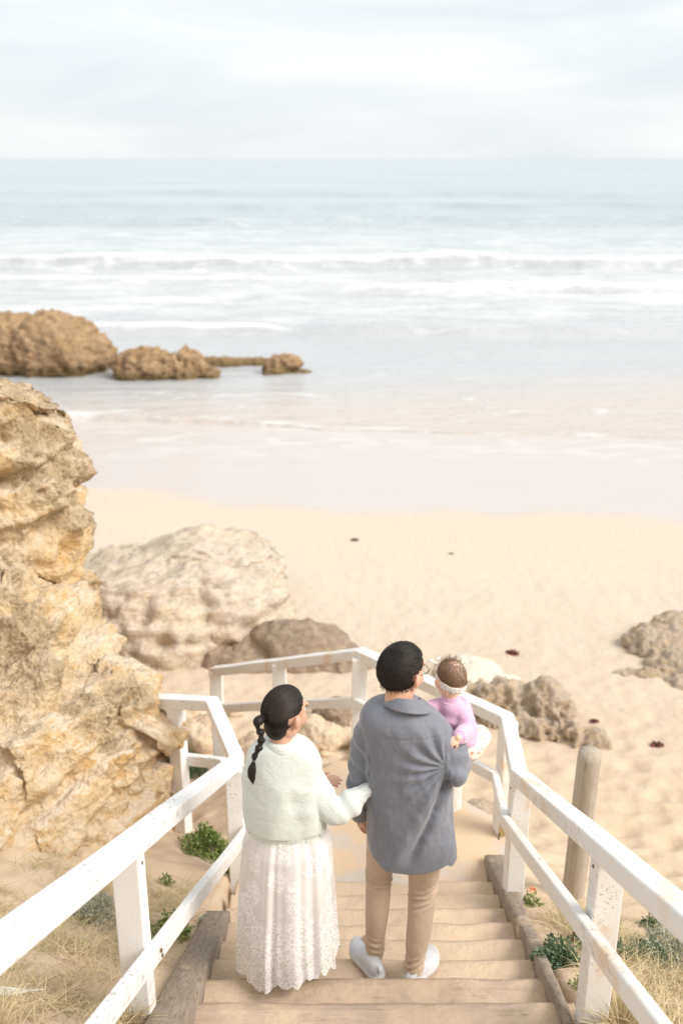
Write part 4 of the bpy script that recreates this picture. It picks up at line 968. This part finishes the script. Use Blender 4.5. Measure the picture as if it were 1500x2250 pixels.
V[:, 2] -= .30 * np.clip(V[:, 0] - .27, 0, .25) * sstep(4.62, 4.80, V[:, 2]) * sstep(3.85, 3.78, V[:, 1])
# hem line: a shirt tail that is lowest at the back, with a pointed corner at the right
def shirt_folds(V, F):
    Nn = normals(V, F); x_, y_, z_ = V.T; d = np.zeros(len(V)); cz = sstep(4.9, 4.7, z_)
    back = sstep(.1, -.4, Nn[:, 1])
    ap = at(978, 1684, 3.58)                                    # right armpit: folds fan out of it
    dx, dz = x_ - ap[0], z_ - ap[2]; rr = np.hypot(dx, dz) + 1e-6; an = np.arctan2(dz, -dx)
    fan = np.sin(an * 15 + 1.5 * fbm(V * 5, 2)) * np.exp(-((rr - .10) / .085) ** 2) * sstep(-1.25, -.9, an) * sstep(1.7, 1.2, an) * back
    d += .0105 * fan
    deep = np.abs(np.sin(an * 7.5 + .6)) * np.exp(-((rr - .065) / .05) ** 2) * (dx < .0) * back; d -= .0045 * deep
    # long diagonal drape from the armpit towards the left hem, vertical flutes in the tail
    s1 = (x_ - ap[0]) + .42 * (ap[2] - z_) ; low = sstep(4.62, 4.30, z_) * (.25 + .75 * sstep(4.10, 4.30, z_))
    d += low * .012 * np.sin(s1 * 26 + 1.2 * fbm(V * 3, 2)) * sstep(-.02, .10, s1 + .05) * back
    d -= .026 * (.1 + .9 * sstep(4.10, 4.25, z_)) * np.exp(-((s1 - .045) / .020) ** 2) * sstep(ap[2], ap[2] - .12, z_) * back
    d += .016 * np.exp(-((s1 + .02) / .03) ** 2) * sstep(ap[2], ap[2] - .12, z_) * back
    hemk = .25 + .75 * sstep(4.08, 4.22, z_); d += .006 * hemk * np.sin(x_ * 34 + z_ * 3 + 2 * fbm(V * 4, 2)) * sstep(4.45, 4.15, z_) * .5
    d += .008 * fbm(V * np.array([6, 6, 3.2]), 3) * cz * hemk + .006 * hemk * fbm(V * np.array([15, 15, 9]), 3, .5, True) * cz
    # yoke seam
    yk = at(900, 1618, 3.58)[2] - .03 * (x_ - .28) ** 2 * 8; d -= .0022 * np.exp(-((z_ - yk) / .0025) ** 2) * back
    # arms : rings of creases at the elbows and spiral pull lines
    for s_, e_ in ((shL, elL), (shR, elR)):
        ax = (e_ - s_) / np.linalg.norm(e_ - s_); h = (V - s_) @ ax; L_ = np.linalg.norm(e_ - s_); rad = np.linalg.norm((V - s_) - np.outer(h, ax), axis=1)
        on = (rad < .095) * sstep(.03, .10, h) * sstep(L_ + .08, L_ - .02, h)
        if s_ is shL: on = on * (x_ < shL[0] + .05)
        else: on = on * (x_ > shR[0] - .02)
        d += on * .0048 * np.sin(h * 62 + 3.5 * np.arctan2((V - s_)[:, 0], (V - s_)[:, 1]) + 2 * fbm(V * 7, 2))
    V = V + Nn * d[:, None]
    # shirt tail
    hx = (x_ - .285) / .2; tail = zz(1915, 3.55) + .055 * np.clip(-(hx) - .0, 0, 1.2) ** 1.8 + .030 * np.clip(hx, 0, 1.2) ** 2 + .02 * sstep(3.62, 3.72, y_) - .03 * sstep(.85, 1.0, hx)
    m_ = z_ < tail + .10; top_ = 4.16
    lowz = V[:, 2] < tail; V[lowz, 2] = tail[lowz] - .002
    return V
V = shirt_folds(V, F); shirt = mesh('shirt', V, F, M_SHIRT, man)
# collar standing round the neck
nc = at(890, 1538, 3.665); V = []; n = 60
for j, (dz, rr, dy) in enumerate(((-.012, .074, 0), (.028, .066, .004), (.040, .066, .004), (.042, .070, .0), (.024, .077, -.004), (-.002, .089, -.010), (-.007, .091, -.012), (-.004, .086, -.008))):
    for i in range(n):
        a = i / n * 2 * math.pi; fr_ = .5 + .5 * math.sin(a)
        V.append((nc[0] + (rr + .02 * (j > 4) * max(0, math.cos(a)) ) * math.cos(a) * 1.02, nc[1] + rr * math.sin(a) * .95 + dy, nc[2] + dz * (1 - .35 * fr_) - .045 * fr_ + .012 * math.cos(a) * -1 * (j > 3) * .8 - .008 * math.cos(a)))
mesh('collar', V, [f[::-1] for f in grid_faces(8, n, True)], M_SHIRT, shirt)
def torus_band(c, ax, r0, w_, th, n=40, k=10, ell=(1, 1)):
    ax = np.array(ax, float); ax /= np.linalg.norm(ax); a = np.cross(ax, [0, 0, 1.]); a = a if np.linalg.norm(a) > .1 else np.cross(ax, [0, 1., 0]); a /= np.linalg.norm(a); b_ = np.cross(ax, a); V = []
    for i in range(n):
        t_ = i / n * 2 * math.pi; rd = a * math.cos(t_) * ell[0] + b_ * math.sin(t_) * ell[1]
        for j in range(k):
            s_ = j / k * 2 * math.pi; V.append(np.array(c) + rd * (r0 + th * math.cos(s_)) + ax * w_ * math.sin(s_))
    F = grid_faces(n, k, True)[:]; F += [((n - 1) * k + j, (n - 1) * k + (j + 1) % k, (j + 1) % k, j) for j in range(k)]
    return V, [f[::-1] for f in F]
mesh('cuff', *torus_band(wrL - (wrL - elL) * .03, wrL - elL, .041, .026, .005), M_SHIRT, shirt)

# trousers
parts = [tube([hipL + [.0, 0, .02], hipL * .5 + knL * .5, knL + [0, .012, 0], anL * .5 + knL * .5 + [0, -.012, 0], anL + [0, -.004, .03], anL + [0, -.004, -.02]], [.086, .074, .060, .054, .041, .040], 44, 26),
         tube([hipR + [.0, 0, .02], hipR * .5 + knR * .5 + [.006, 0, 0], knR + [0.004, .012, 0], anR * .5 + knR * .5 + [.004, -.012, 0], anR + [0, -.004, .03], anR + [0, -.004, -.02]], [.088, .077, .064, .057, .042, .041], 44, 26),
         ellip((hipL + hipR) / 2 + [0, 0, .04], (.112, .085, .09))]
V, F = fuse(parts, .0058, 3); Nn = normals(V, F); d = np.zeros(len(V))
for k_, an_, sgn in ((knL, anL, 1), (knR, anR, -1)):
    on = np.hypot(V[:, 0] - np.interp(V[:, 2], [an_[2], k_[2]], [an_[0], k_[0]]), V[:, 1] - k_[1]) < .13
    z_ = V[:, 2] + .35 * sgn * (V[:, 0] - k_[0]) + .010 * fbm(V * 14, 2)
    d += on * (.0095 * np.sin((z_ - k_[2]) * 190) * np.exp(-((z_ - k_[2] - .005) / .045) ** 2) * sstep(.3, -.5, Nn[:, 1]))
    d += on * (.0095 * np.sin((z_ - an_[2]) * 185 + 2 * fbm(V * 9, 2)) * np.exp(-((z_ - an_[2] - .02) / .05) ** 2))
d += .004 * fbm(V * np.array([14, 14, 7]), 3)
mesh('trousers', V + Nn * d[:, None], F, M_CHINO, man)
# shoes
def shoe(heel, toe, L_, root, m_=M_SHOE):
    heel, toe = np.array(heel, float), np.array(toe, float); f_ = toe - heel; f_[2] = 0; f_ /= np.linalg.norm(f_); r_ = np.array([f_[1], -f_[0], 0]); n = 32; m2 = 30
    def outline(t): return .046 * (1 - (abs(2 * t - 1)) ** 3.4) ** .5 * (1 + .28 * math.sin(math.pi * np.clip((t - .35) / .65, 0, 1)) - .08 * math.sin(math.pi * np.clip(t / .6, 0, 1)))
    V = []
    for i in range(m2):
        t_ = .5 - .5 * math.cos(math.pi * i / (m2 - 1)); t_ = min(max(t_, .002), .998); w2 = outline(t_) + .001; hh = np.interp(t_, [0, .05, .18, .34, .5, .7, .9, 1], [.045, .078, .088, .092, .075, .055, .040, .026])
        for j in range(n):
            a = j / n * 2 * math.pi; c_, s_ = math.cos(a), math.sin(a)
            V.append(heel + f_ * L_ * t_ + r_ * w2 * np.sign(c_) * abs(c_) ** .8 + np.array([0, 0, .018 + (hh - .018) * (max(s_, 0) ** .75) - .004 * (s_ < 0)]))
    F = grid_faces(m2, n, True); F = [f[::-1] for f in F] + [tuple(range(n)), tuple(reversed(range(len(V) - n, len(V))))]
    up = mesh('shoe', V, [f[::-1] for f in F], m_, root)
    V = []
    for i in range(m2):
        t_ = .5 - .5 * math.cos(math.pi * i / (m2 - 1)); t_ = min(max(t_, .001), .999); w2 = outline(t_) * 1.10 + .003; z0 = .006 * (t_ > .8) * (t_ - .8) * 5 
        for j in range(16):
            a = j / 16 * 2 * math.pi + math.pi / 16; c_, s_ = math.cos(a), math.sin(a)
            V.append(heel + f_ * (L_ * t_ * 1.02 - .004) + r_ * w2 * np.sign(c_) * abs(c_) ** .5 + np.array([0, 0, z0 + .019 + .019 * np.sign(s_) * abs(s_) ** .5]))
    F = [f for f in grid_faces(m2, 16, True)] + [tuple(reversed(range(16))), tuple(range(len(V) - 16, len(V)))]
    mesh('sole', V, F, M_SOLE, up)
    mesh('heel_tab', *tube([heel + f_ * .004 + [0, 0, .055], heel + f_ * .0 + [0, 0, .075], heel + f_ * .012 + [0, 0, .094]], [.009, .008, .006], 8, 10, flat=.4), m_, up)
    for q in range(4):
        t_ = .42 + q * .07; hh = np.interp(t_, [.34, .5, .7], [.092, .075, .055]); c0 = heel + f_ * L_ * t_
        mesh('lace', *tube([c0 + r_ * .022 + [0, 0, hh - .008], c0 + [0, 0, hh + .002], c0 - r_ * .022 + [0, 0, hh - .008]], [.0022] * 3, 8, 6), m_, up)
z0 = 3.392
hL = at(838, 2150, 3.585); hR = at(893, 2153, 3.565)
shoe((hL[0] - .005, 3.62, z0), (anL[0] - .10, 3.9, z0), .275, man); shoe((anR[0] - .035, 3.575, z0), (anR[0] + .10, 3.80, z0), .275, man)
M_SOCK = clothmat('pale_sock', (.62, .60, .60), (.58, .56, .56))
for an_ in (anL, anR): mesh('sock', *tube([an_ + [0, 0, .05], an_ - [0, -.01, .05]], [.037, .040], 8, 20), M_SOCK, man)

# ---------------------------------------------------------------- woman
FW = np.array([-.24, 3.60, 3.392])
wom = thing('person', 'woman with black bubble ponytail, mint cardigan and white lace skirt', 'person', FW)
hW = frame_head(at(626, 1566, 3.62), R(45), R(-4), R(0), 1.0)
wsR = at(672, 1690, 3.61); weR = at(736, 1793, 3.55); wwR = at(805, 1737, 3.62)
wsL = at(560, 1690, 3.64); weL = at(563, 1790, 3.72); wwL = at(694, 1716, 3.93)
P = head_parts(hW)
P += [tube([hW[0] + [0, -.01, -.04], hW[0] + [-.015, -.02, -.10], hW[0] + [-.03, -.02, -.19]], [.045, .045, .058], 14, 18)]
P += [tube([wsL, (wsL + wsR) / 2 + [0, 0, .02], wsR], [.043, .062, .043], 14, 18), tube([(wsL + wsR) / 2 - [0, 0, .05], FW + [0, .03, 1.0], FW + [0, .03, .84]], [(.125, .085), (.105, .08), (.14, .10)], 18, 22, up=(0, 1, 0))]
P += [tube([wsR, weR], [.036, .030], 12, 14), tube([weR, wwR], [.030, .021], 12, 14), tube([wsL, weL], [.036, .030], 12, 14), tube([weL, wwL], [.030, .021], 14, 14)]
P += hand_parts(wwR, (.05, .97, .05), (.3, -.1, .9), (.3, .3, .3, .3), .4, .80, .02, -1)
P += hand_parts(wwL, (.93, .30, -.16), (.10, -.35, .93), (.12, .14, .18, .22), .25, .84, .07, -1)
for sx_ in (-.085, .085):
    k_ = FW + [sx_, .06, .45]; a_ = FW + [sx_, .05, .07]
    P += [tube([FW + [sx_, .03, .82], k_, a_], [.075, .048, .030], 22, 16), tube([a_ - [0, 0, .01], a_ + [0, .06, -.035], a_ + [0, .15, -.048]], [.030, .030, .022], 12, 12)]
bodyW = mesh('body', *fuse(P, .0048, 3), M_SKIN, wom); eyes_lips(hW, bodyW)
for sx_ in (-.085, .085): shoe(FW + [sx_, -.04, .003], FW + [sx_, .22, .003], .235, wom)
def reg_w(u):
    x_, y_, z_ = u
    front = y_ < .62 if z_ > .45 else (y_ < .30 + .7 * max(z_, 0))
    if z_ < -.05: front = y_ < -.02 - .22 * (-z_)
    return front and z_ > -.86 + .40 * max(0, y_ + .6) and not (abs(x_) > .78 and -.42 < z_ < -.02 and y_ > -.32)
tie = np.array([0, -.97, -.10]); RW = (.075, .103, .100)
hairW = haircap(hW, lambda V: np.array([reg_w(v) for v in V]), M_BLACK, wom, 'hair', RW)
strands(hW, (0, -.9, .4), reg_w, 3200, lambda u: min(.20, .115 * math.acos(max(-1, min(1, float(u @ (tie / np.linalg.norm(tie)))))) + .02), None, .0011, M_BLACK, 'locks', hairW, tie / np.linalg.norm(tie), .003, radii=RW, clump=.10)
strands(hW, (0, -.9, .4), lambda u: reg_w(u) and u[2] > -.2, 700, lambda u: .15, None, .0008, M_BLACK2, 'locks', hairW, tie / np.linalg.norm(tie), .0055, radii=RW, clump=.30)
V, F = ellip(tp(hW, (0, -.048, -.046))[0], (.054, .048, .058), hW[1], 24, 60); V = V + normals(V, F) * (.002 * fbm(V @ hW[1] * np.array([130, 130, 20]), 2))[:, None]
mesh('nape_hair', V, F, M_BLACK, hairW)
# wisps by the ear and nape
for s_ in (0, 1):
  V, F = [], []
  for _ in range(20):
    p = tp(hW, (.070, random.uniform(.02, .055), random.uniform(-.005, .04)) if s_ else (random.uniform(-.03, .055), -.075 + random.uniform(-.01, .02), -.065))[0]
    blade_strip(V, F, p, hW[1] @ np.array([.35 if s_ else .2, .2 if s_ else -.4, -1]), random.uniform(.010, .022), .0004, .5)
  mesh('wisps', V, F, M_BLACK, hairW, False)
# bubble ponytail
pts = [at(578, 1573, 3.5), at(565, 1590, 3.30), at(567, 1600, 3.295), at(571, 1608, 3.29), at(573, 1626, 3.285), at(571, 1643, 3.28), at(566, 1662, 3.28), at(559, 1678, 3.28), at(553, 1699, 3.282), at(556, 1722, 3.288)]
keys = [(at(581, 1574, 3.55), .012), (at(567, 1586, 3.51), .021), (at(567, 1600, 3.50), .007), (at(572, 1609, 3.495), .0175), (at(573, 1617, 3.49), .007), (at(574, 1626, 3.485), .0165), (at(572, 1635, 3.48), .007), (at(569, 1643, 3.475), .0165), (at(565, 1652, 3.470), .0068), (at(560, 1661, 3.467), .0125), (at(558, 1671, 3.465), .0055), (at(554, 1689, 3.46), .0165), (at(553, 1703, 3.457), .0165), (at(555, 1716, 3.457), .008), (at(556, 1723, 3.457), .002)]
V, F = tube([k[0] for k in keys], [k[1] for k in keys], 150, 36); V = np.array(V); Nn = normals(V, F)
tail = mesh('ponytail', V + Nn * (.0012 * fbm(V * np.array([150, 150, 22]), 3))[:, None], F, M_BLACK, hairW)
for i in (2, 4, 6, 8, 10): mesh('hair_tie', *torus_band(keys[i][0], keys[i + 1][0] - keys[i - 1][0], keys[i][1] + .001, .0022, .0018, 20, 8), M_ELAST if i == 10 else M_BLACK2, tail)
V, F = [], []
for i in range(900):
    s_ = random.uniform(0, 1); j = random.randrange(0, len(keys) - 2); a_, b_ = keys[j], keys[j + 1]
    c_ = a_[0] * (1 - s_) + b_[0] * s_; r_ = a_[1] * (1 - s_) + b_[1] * s_; th = random.uniform(0, 6.28); o_ = np.array([math.cos(th), math.sin(th), 0]); blade_strip(V, F, c_ + o_ * r_ * .98, (b_[0] - a_[0]) / np.linalg.norm(b_[0] - a_[0]) + o_ * .12 * (1 if b_[1] > a_[1] else -1), .012, .0009, 0, 2)
mesh('tail_locks', V, F, M_BLACK2, tail, False)

# cardigan
rg = []
for py, xl, xr, Yc, b_ in ((1634, 594, 654, 3.60, .052), (1642, 578, 668, 3.60, .066), (1655, 556, 688, 3.60, .080), (1680, 541, 702, 3.60, .092), (1720, 535, 708, 3.60, .106), (1770, 532, 714, 3.60, .116), (1810, 533, 717, 3.60, .120), (1835, 537, 716, 3.60, .122), (1852, 542, 714, 3.60, .120), (1860, 547, 712, 3.60, .112)):
    a_ = at(xl, py, Yc - b_ * .3); c_ = at(xr, py, Yc - b_ * .3); rg.append((zz(py, Yc - b_ * .8), (a_[0] + c_[0]) / 2, Yc, (c_[0] - a_[0]) / 2, b_))
parts = [rings(rg, 72, sup=2.25)]
parts += [tube([wsR + [-.03, 0, .01], wsR + [.0, 0, -.02], (wsR + weR) / 2 + [.0, 0, .0], weR + [-.008, 0, .008]], [.055, .062, .062, .050], 22, 24),
          tube([weR + [-.006, 0, .005], weR * .55 + wwR * .45, weR * .30 + wwR * .70], [.050, .053, .046], 18, 24), tube([weR * .40 + wwR * .60, wwR, wwR + (wwR - weR) * .10], [.036, .036, .030], 12, 24),
          tube([wsL + [.03, 0, .01], wsL + [0, 0, -.02], (wsL + weL) / 2, weL], [.052, .056, .054, .048], 20, 22), tube([weL, weL * .5 + wwL * .5, wwL * .95 + weL * .05], [.048, .048, .034], 18, 22)]
V, F = fuse(parts, .0062, 6, .6); Nn = normals(V, F); x_, y_, z_ = V.T; d = .008 * fbm(V * np.array([6, 6, 4]), 3) + .003 * fbm(V * 16, 3)
hz = rg[-1][0]; rib = sstep(hz + .052, hz + .046, z_) * (x_ < weR[0] - .06); th = np.arctan2(y_ - 3.60, (x_ + .25)); d += rib * (-.008)
ax = (wwR - weR) / np.linalg.norm(wwR - weR); h = (V - weR) @ ax; L_ = np.linalg.norm(wwR - weR); rad = np.linalg.norm((V - weR) - np.outer(h, ax), axis=1)
on = (rad < .085) * sstep(.0, .04, h); d += on * .0055 * np.sin(h * 75 + 1.0) * sstep(L_ * .95, L_ * .5, h) 
ang = np.arctan2((V - weR) @ np.cross(ax, [0, 0, 1.]), (V - weR)[:, 2]); d += on * .0022 * np.sin(ang * 26) * sstep(L_ * .70, L_ * .78, h)
ap = at(690, 1745, 3.50); dx, dz = x_ - ap[0], z_ - ap[2]; rr = np.hypot(dx, dz); d += .004 * np.sin(np.arctan2(dz, -dx) * 4 + 1) * np.exp(-((rr - .09) / .05) ** 2) * (Nn[:, 1] < 0)
d += .008 * np.sin(x_ * 40 + 2 * fbm(V * 4, 2)) * sstep(4.62, 4.50, z_) * (1 - rib) * .6
cardi = mesh('cardigan', V + Nn * d[:, None], F, M_KNIT, wom)
nc = at(622, 1627, 3.59); V = []; n = 50
for j, (dz, rr) in enumerate(((-.022, .070), (-.004, .066), (.006, .060), (.008, .055), (.002, .052))):
    for i in range(n):
        a = i / n * 2 * math.pi; V.append((nc[0] + rr * math.cos(a) * 1.10, nc[1] + rr * math.sin(a), nc[2] + dz - .03 * (.5 + .5 * math.sin(a)) - .008 * math.cos(a)))
mesh('neckband', V, [f[::-1] for f in grid_faces(5, n, True)], M_KNIT, cardi)

# lace skirt : lining and two tiers
def skirt(name, ztop, zbot, prof, nf, amp, m_, scal=0, phase=0, parent=None, thick=.0, seed=0):
    n, mm = 360, 90; V = []; ph = np.linspace(0, 2 * np.pi, n, endpoint=False)
    w1_ = fbm(np.stack([np.cos(ph) * 1.3 + seed, np.sin(ph) * 1.3, ph * 0], 1), 3); w2_ = fbm(np.stack([np.cos(ph) * 3 + seed, np.sin(ph) * 3, ph * 0 + 5], 1), 3)
    for i in range(mm):
        t_ = i / (mm - 1); z = ztop + (zbot - ztop) * t_; cxx, cyy, a_, b_ = [np.interp(t_, [q[0] for q in prof], [q[k] for q in prof]) for k in (1, 2, 3, 4)]
        fold = amp * (.25 + .75 * t_) * (np.sin(nf * ph + phase + 2.2 * w1_ * 3 + .5 * t_) * .6 + .8 * w2_ + .25 * np.sin(nf * 2.3 * ph + 1 + 4 * w1_))
        zz_ = z + t_ ** 8 * (scal * (np.abs(np.sin(ph * 11)) ** .8 - .6) * -1 + .05 * w1_) + t_ ** 3 * .045 * np.cos(ph - .2)
        V.append(np.stack([cxx + (a_ + fold) * np.cos(ph), cyy + (b_ + fold * 1.2) * np.sin(ph), np.full(n, 0) + zz_], 1))
    return mesh(name, np.concatenate(V), [f for f in grid_faces(mm, n, True)], m_, parent)
zt_ = zz(1845, 3.52); zb_ = zz(2164, 3.41)
cw0 = at(630, 1850, 3.60)[0]; cw1 = at(630, 2120, 3.56)[0]
prof = [(0, cw0, 3.60, .170, .112), (.12, cw0, 3.60, .192, .135), (.45, (cw0 + cw1) / 2, 3.59, .208, .155), (.8, cw1, 3.58, .220, .172), (1, cw1 + .002, 3.58, .226, .180)]
profi = [(0, cw0, 3.60, .150, .100), (.12, cw0, 3.60, .172, .120), (.45, (cw0 + cw1) / 2, 3.59, .182, .135), (1, cw1, 3.58, .195, .150)]
sk = skirt('skirt', zt_, zb_, prof, 9, .017, M_LACE, .030, 1.0, wom, seed=3)
skirt('lining', zt_, zb_ + .075, profi, 9, .014, M_LINING, 0, 1.0, sk, seed=3)

# ---------------------------------------------------------------- baby
FB = at(1015, 1640, 3.84)
bab = thing('person', 'baby in lilac knitted top and printed headband, held against the man’s right shoulder', 'person', FB)
hB = frame_head(at(990, 1492, 3.86), R(-24), R(-12), R(4), .80)
nB = at(990, 1532, 3.84); bt = at(1000, 1590, 3.86); bb = at(1014, 1632, 3.90)
bsR = at(1018, 1562, 3.83); beR = at(1026, 1604, 3.77); bwR = at(1006, 1621, 3.62)
bsL = at(963, 1552, 3.85); beL = at(944, 1556, 3.83); bwL = at(918, 1558, 3.78)
P = head_parts(hB, True) + [tube([hB[0] + [0, 0, -.03], nB, bt * .2 + nB * .8], [.036, .032, .032], 10, 16), tube([nB + [0, 0, -.06], bt, bb], [(.055, .045), (.06, .05), (.06, .05)], 12, 20, up=(0, 1, 0))]
P += [tube([bsR, beR], [.026, .022], 8, 12), tube([beR, bwR], [.022, .016], 8, 12), tube([bsL, beL, bwL], [.026, .022, .016], 12, 12)]
P += hand_parts(bwR, (-.80, -.35, -.42), (-.25, -.90, .45), (.75, .75, .75, .75), .6, .50, .1, -1) + hand_parts(bwL, (-.9, -.2, -.1), (0, -.2, 1), (.4, .4, .4, .4), .4, .46, .1, 1)
P += [tube([bb + [.03, .0, 0], bb + [.07, .10, -.03], bb + [.05, .12, -.14]], [.045, .038, .024], 14, 14), tube([bb + [-.04, .02, 0], bb + [-.06, .13, -.04], bb + [-.05, .13, -.16]], [.045, .038, .024], 14, 14)]
bodyB = mesh('body', *fuse(P, .0034, 3), M_SKINB, bab); eyes_lips(hB, bodyB)
def reg_b(u): return u[2] > -.42 + .9 * max(0, u[1] + .15) and u[1] < .62
RB = (.0775, .101, .0935)
hairB = haircap(hB, lambda V: np.array([reg_b(v) for v in V]), M_BSCALP, bab, 'hair', (.0755, .099, .0915))
strands(hB, (.12, -.55, .80), reg_b, 1500, lambda u: .034, None, .00055, M_BHAIR, 'locks', hairB, None, .0022, radii=(.0755, .099, .0915), clump=.25)
V, F = [], []
for _ in range(230):
    u = rng.normal(size=3) * [.5, .35, .3] + [.05, .15, .95]; u /= np.linalg.norm(u); p = tp(hB, u * np.array((.0755, .099, .0915)) + [0, -.008, .022])[0]
    blade_strip(V, F, p, hB[1] @ (u + rng.normal(size=3) * .35), random.uniform(.012, .034), .0007, .2, 4)
mesh('tuft', V, F, M_BHAIR, hairB, False)
# headband: a tilted band round the head, low at the back of the head, with a bow at the front
hc = tp(hB, (0, -.006, -.004))[0]; axb = hB[1] @ np.array([.10, -.36, .92]); axb /= np.linalg.norm(axb)
a_ = hB[1] @ np.array([1., 0, 0]); b_ = np.cross(axb, a_); V = []; n = 72; k = 12
for i in range(n):
    t_ = i / n * 2 * math.pi; rd = a_ * math.cos(t_) * .0795 * .80 + b_ * math.sin(t_) * .1010 * .80
    for j in range(k):
        s_ = j / k * 2 * math.pi; V.append(hc + rd * (1 + .022 * math.cos(s_)) + axb * (.0145 + .0015 * math.sin(t_ * 9)) * math.sin(s_) + rd * .010 * math.sin(t_ * 23 + 2 * math.sin(s_)))
F = grid_faces(n, k, True); F += [((n - 1) * k + j, (n - 1) * k + (j + 1) % k, (j + 1) % k, j) for j in range(k)]
band_ = mesh('headband', V, [f[::-1] for f in F], M_BAND, bab)
bp = at(957, 1458, 3.90); V = []
mesh('bow', *joinp([tube([bp, bp + [-.020, .0, .014], bp + [-.040, -.0, .004]], [.003, .010, .003], 12, 12, flat=.4), tube([bp, bp + [.014, .02, .018], bp + [.020, .03, .002]], [.003, .010, .003], 12, 12, flat=.4), ellip(bp, (.007, .006, .007))]), M_BAND, band_)
# top
parts = [tube([nB + [0, 0, -.012], nB + [.002, 0, -.035], (nB + bt) / 2, bt, bb + [0, 0, .02]], [(.042, .038), (.066, .052), (.082, .066), (.084, .070), (.084, .072)], 26, 28, up=(0, 1, 0)),
         tube([bsR + [-.015, 0, .0], (bsR + beR) / 2, beR], [.040, .042, .037], 14, 20), tube([beR, (beR + bwR) / 2, bwR + (beR - bwR) * .12], [.038, .036, .030], 14, 20),
         tube([bsL, beL, bwL], [.038, .034, .026], 16, 20)]
V, F = fuse(parts, .0046, 4, .5); Nn = normals(V, F); d = .005 * fbm(V * 12, 3) + .0045 * np.sin(V[:, 2] * 75 + V[:, 0] * 45 + 2 * fbm(V * 8, 2)) * sstep(nB[2] - .05, nB[2] - .10, V[:, 2])
top_ = mesh('knitted_top', V + Nn * d[:, None], F, M_PINK, bab)
mesh('cuff', *torus_band(bwR + (beR - bwR) * .10, beR - bwR, .0265, .012, .006, 30, 10), M_PINK, top_)
mesh('neckband', *torus_band(nB + [0, 0, -.014], (0.08, -.1, 1), .043, .007, .005, 30, 10, (1, .9)), M_PINK, top_)
# floral trousers
V, F = fuse([ellip(bb + [.014, .0, -.012], (.086, .085, .080)), tube([bb + [.035, .0, -.01], bb + [.09, .08, -.02], bb + [.075, .10, -.10]], [.064, .055, .040], 18, 20), tube([bb + [-.04, .02, -.01], bb + [-.06, .13, -.04], bb + [-.05, .13, -.12]], [.060, .052, .040], 18, 20)], .005, 3)
Nn = normals(V, F); mesh('trousers', V + Nn * (.007 * fbm(V * 14, 3))[:, None], F, M_FLOR, bab)
